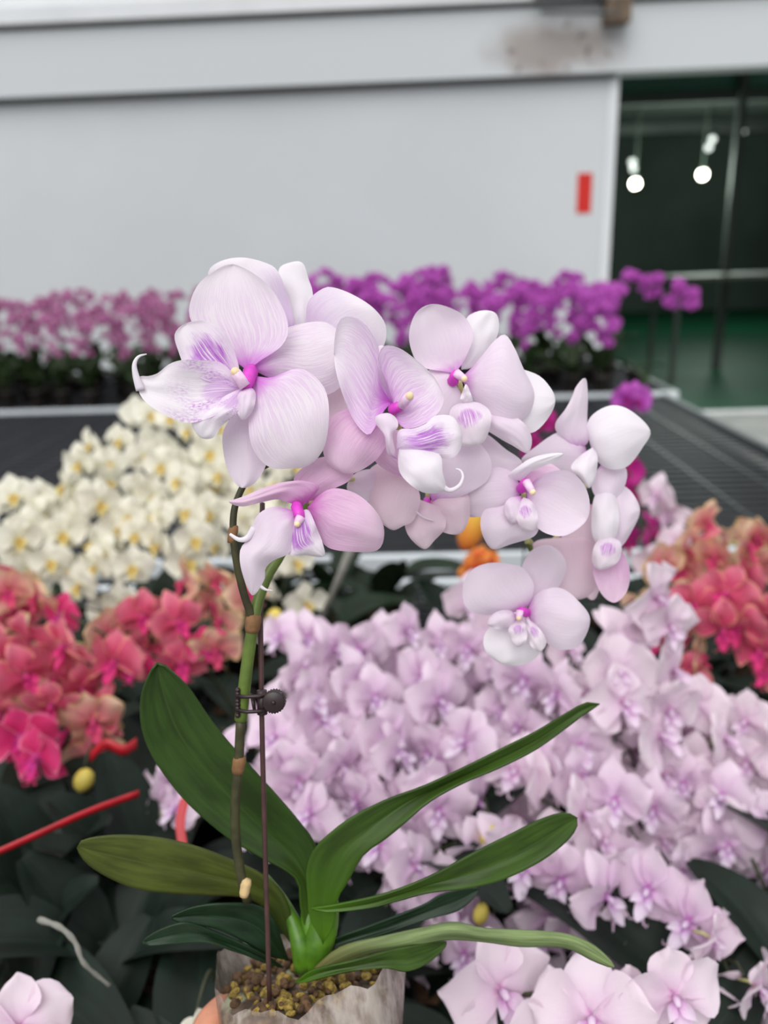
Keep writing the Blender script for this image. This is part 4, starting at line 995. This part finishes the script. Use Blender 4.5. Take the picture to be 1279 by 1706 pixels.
mb = MB(); mb.box((xe + .03, YW - .10, 0), (9, YW, .012), MT['panel']); struct(mb.build('trim_6', smooth=False))
# dark hall shell
for nm, lo, hi in (('wall_hall_back', (-9, 21, 0), (14, 21.2, 5)), ('wall_hall_left', (xe - 1.2, YW + .15, 0), (xe - 1.1, 21, 5)), ('wall_hall_right', (13.8, YW + .1, 0), (14, 21, 5)), ('ceiling', (-9, YW + .1, 4.2), (14, 21.2, 4.4)),
                   ('wall_side', (9, YW - .1, 0), (14, YW + .1, 5))):
    mb = MB(); mb.box(lo, hi, MT['dark']); struct(mb.build(nm, smooth=False))
zz = PY(1150, 165, YW + 3).z
mb = MB(); mb.box((xe - 1, YW + 3, zz), (12, YW + 3.1, zz + 1.0), MT['darkgreen']); struct(mb.build('trim_7', smooth=False))
mb = MB(); mb.box((xe - 1, YW + 2.92, zz - .05), (12, YW + 3.0, zz + .06), MT['steeld']); struct(mb.build('trim_8', smooth=False))
z2 = PY(1150, 212, YW + 5).z
mb = MB(); mb.box((xe - 1, YW + 5, z2 - .06), (12, YW + 5.1, z2 + .07), MT['steeld']); struct(mb.build('trim_9', smooth=False))
pp = PY(1222, 250, YW + 3)
mb = MB(); mb.box((pp.x - .045, YW + 2.85, 0), (pp.x + .045, YW + 2.93, 4.2), MT['steeld']); struct(mb.build('column', smooth=False))
# hall lamps
LG = 'lamps in the dark hall'
for (px, py, r, m, nm, lb) in ((1058, 306, .060, 'bulb', 0, 'brightest round lamp nearest the edge of the white wall in the dark hall'), (1170, 291, .060, 'bulb', 0, 'bright round lamp in the middle of the dark hall'),
        (1053, 270, .036, 'bulb2', 1, 'dim lamp just above the lamp nearest the white wall'), (1055, 281, .036, 'bulb2', 1, 'dim lamp touching the top of the lamp nearest the white wall'), (1186, 232, .036, 'bulb2', 1, 'upper of two dim lamps above the middle lamp'), (1180, 246, .036, 'bulb2', 1, 'lower of two dim lamps above the middle lamp'),
        (1237, 218, .032, 'bulb2', 1, 'small dim lamp highest at the right in the hall'), (1231, 243, .036, 'bulb2', 1, 'dim lamp beside the hall column')):
    Y = YW + (3.6 if nm == 0 else 6); c = PY(px, py, Y); r *= (Y / 11) * (1 if nm == 0 else 1.1)
    t = thing('hanging_lamp', c, lb, 'lamp', LG)
    mb = MB(); mb.ball((0, 0, 0), r, MT[m], seg=18, rings=12); link('bulb', mb.mesh('b'), t, mat=Matrix.Identity(4))
    mb = MB(); mb.tube([(0, 0, r * .8), (0, 0, r * 1.2), (0, 0, r * 1.6)], [r * .5, r * .6, r * .25], MT['steeld'], 10); link('socket', mb.mesh('s'), t, mat=Matrix.Identity(4))
    mb = MB(); mb.tube([(0, 0, r * 1.5), (0, 0, 4.2 - c.z)], .006, MT['dark'], 6); link('cord', mb.mesh('c'), t, mat=Matrix.Identity(4))
for px, py in ((1058, 306), (1170, 291)):
    pl = bpy.data.lights.new('hall_lamp_and_fill', 'POINT'); pl.energy = 60; pl.shadow_soft_size = .3; pl.color = (.85, 1, .9)
    po = bpy.data.objects.new('hall_lamp_and_fill', pl); COL.objects.link(po); po.location = PY(px, py, YW + 3.4)
pl = bpy.data.lights.new('hall_lamp_and_fill', 'POINT'); pl.energy = 260; pl.shadow_soft_size = .5; pl.color = (.9, 1, .93)  # added fill deep in the hall to lift its darkness, no lamp there
po = bpy.data.objects.new('hall_lamp_and_fill', pl); COL.objects.link(po); po.location = (6.0, YW + 8, 3.2)
# table in the hall
tp = PY(1210, 458, YW + 2.2)
t = thing('hall_table', (tp.x, tp.y, 0), 'grey-topped long table inside the dark hall', 'table')
mb = MB(); mb.box((tp.x - .75, tp.y - .45, tp.z - .03), (tp.x + 1.6, tp.y + .6, tp.z + .01), MT['tabletop']); mb.build('table_top', t, smooth=False)
for x in (tp.x - .68, tp.x + 1.5):
    for y in (tp.y - .38, tp.y + .5):
        mb = MB(); mb.box((x - .025, y - .025, 0), (x + .025, y + .025, tp.z - .03), MT['steeld']); mb.build('leg', t, smooth=False)
# red sticker on the wall
c = PY(973, 322, YW); mb = MB(); hw, hh = 10.5 / FPX * 7.9, 27 / FPX * 7.9
mb.box((c.x - hw, YW - .006, c.z - hh), (c.x + hw, YW, c.z + hh), MT['red'])
tag(mb.build('wall_sign', smooth=False), 'small upright red sign on the white wall near its right edge', 'sign')
# rusty bracket above the beam
c = PY(1028, 22, YW - .2); c2 = PY(945, 6, YW - .2)
t = thing('beam_mount_bracket', (c.x, YW - .2, c.z), 'rusty brown bracket on the white beam above the hall opening', 'bracket')
ti = WORLD[t.name].inverted()
mb = MB(); mb.box((c.x - .10, YW - .26, c.z - .07), (c.x + .10, YW - .10, c.z + .10), MT['rust']); mb.build('bracket_block', t, smooth=False)
mb = MB(); mb.box((PY(890, 10, YW - .2).x, YW - .24, zb1 + .05), (c.x - .09, YW - .16, zb1 + .17), MT['rust']); mb.build('bracket_plate', t, smooth=False)
mb = MB(); mb.tube([(PY(900, 10, YW - .2).x, YW - .25, c.z + .02), (c.x, YW - .25, c.z - .01)], .016, MT['gap'], 8); mb.build('bracket_rod', t)

# ------------------------------------------------------------------ light
w = bpy.data.worlds.new('world'); SC.world = w; w.use_nodes = True
nt = w.node_tree; bg = nt.nodes['Background']
tcn = nt.nodes.new('ShaderNodeTexCoord'); sx = nt.nodes.new('ShaderNodeSeparateXYZ'); nt.links.new(tcn.outputs['Generated'], sx.inputs[0])
rp = nt.nodes.new('ShaderNodeValToRGB'); nt.links.new(sx.outputs[2], rp.inputs[0])
rp.color_ramp.elements[0].position = 0.0; rp.color_ramp.elements[0].color = (.32, .33, .34, 1)
rp.color_ramp.elements[1].position = .7; rp.color_ramp.elements[1].color = (1.0, 1.02, 1.05, 1)
nt.links.new(rp.outputs[0], bg.inputs[0]); bg.inputs[1].default_value = 1.15
ld = bpy.data.lights.new('sun', 'SUN'); ld.energy = 2.0; ld.angle = R(50); ld.color = (1, .985, .96)
lo = bpy.data.objects.new('sun', ld); COL.objects.link(lo)
lo.rotation_euler = Vector((.25, .75, -1.0)).to_track_quat('-Z', 'Y').to_euler()

SC.view_settings.view_transform = 'Standard'; SC.view_settings.look = 'None'
SC.view_settings.exposure = 0.0
SC.cycles.use_denoising = True
SC.cycles.max_bounces = 6; SC.cycles.transparent_max_bounces = 8
SC.cycles.sample_clamp_indirect = 8
print('OBJECTS_TOTAL', len(bpy.data.objects))
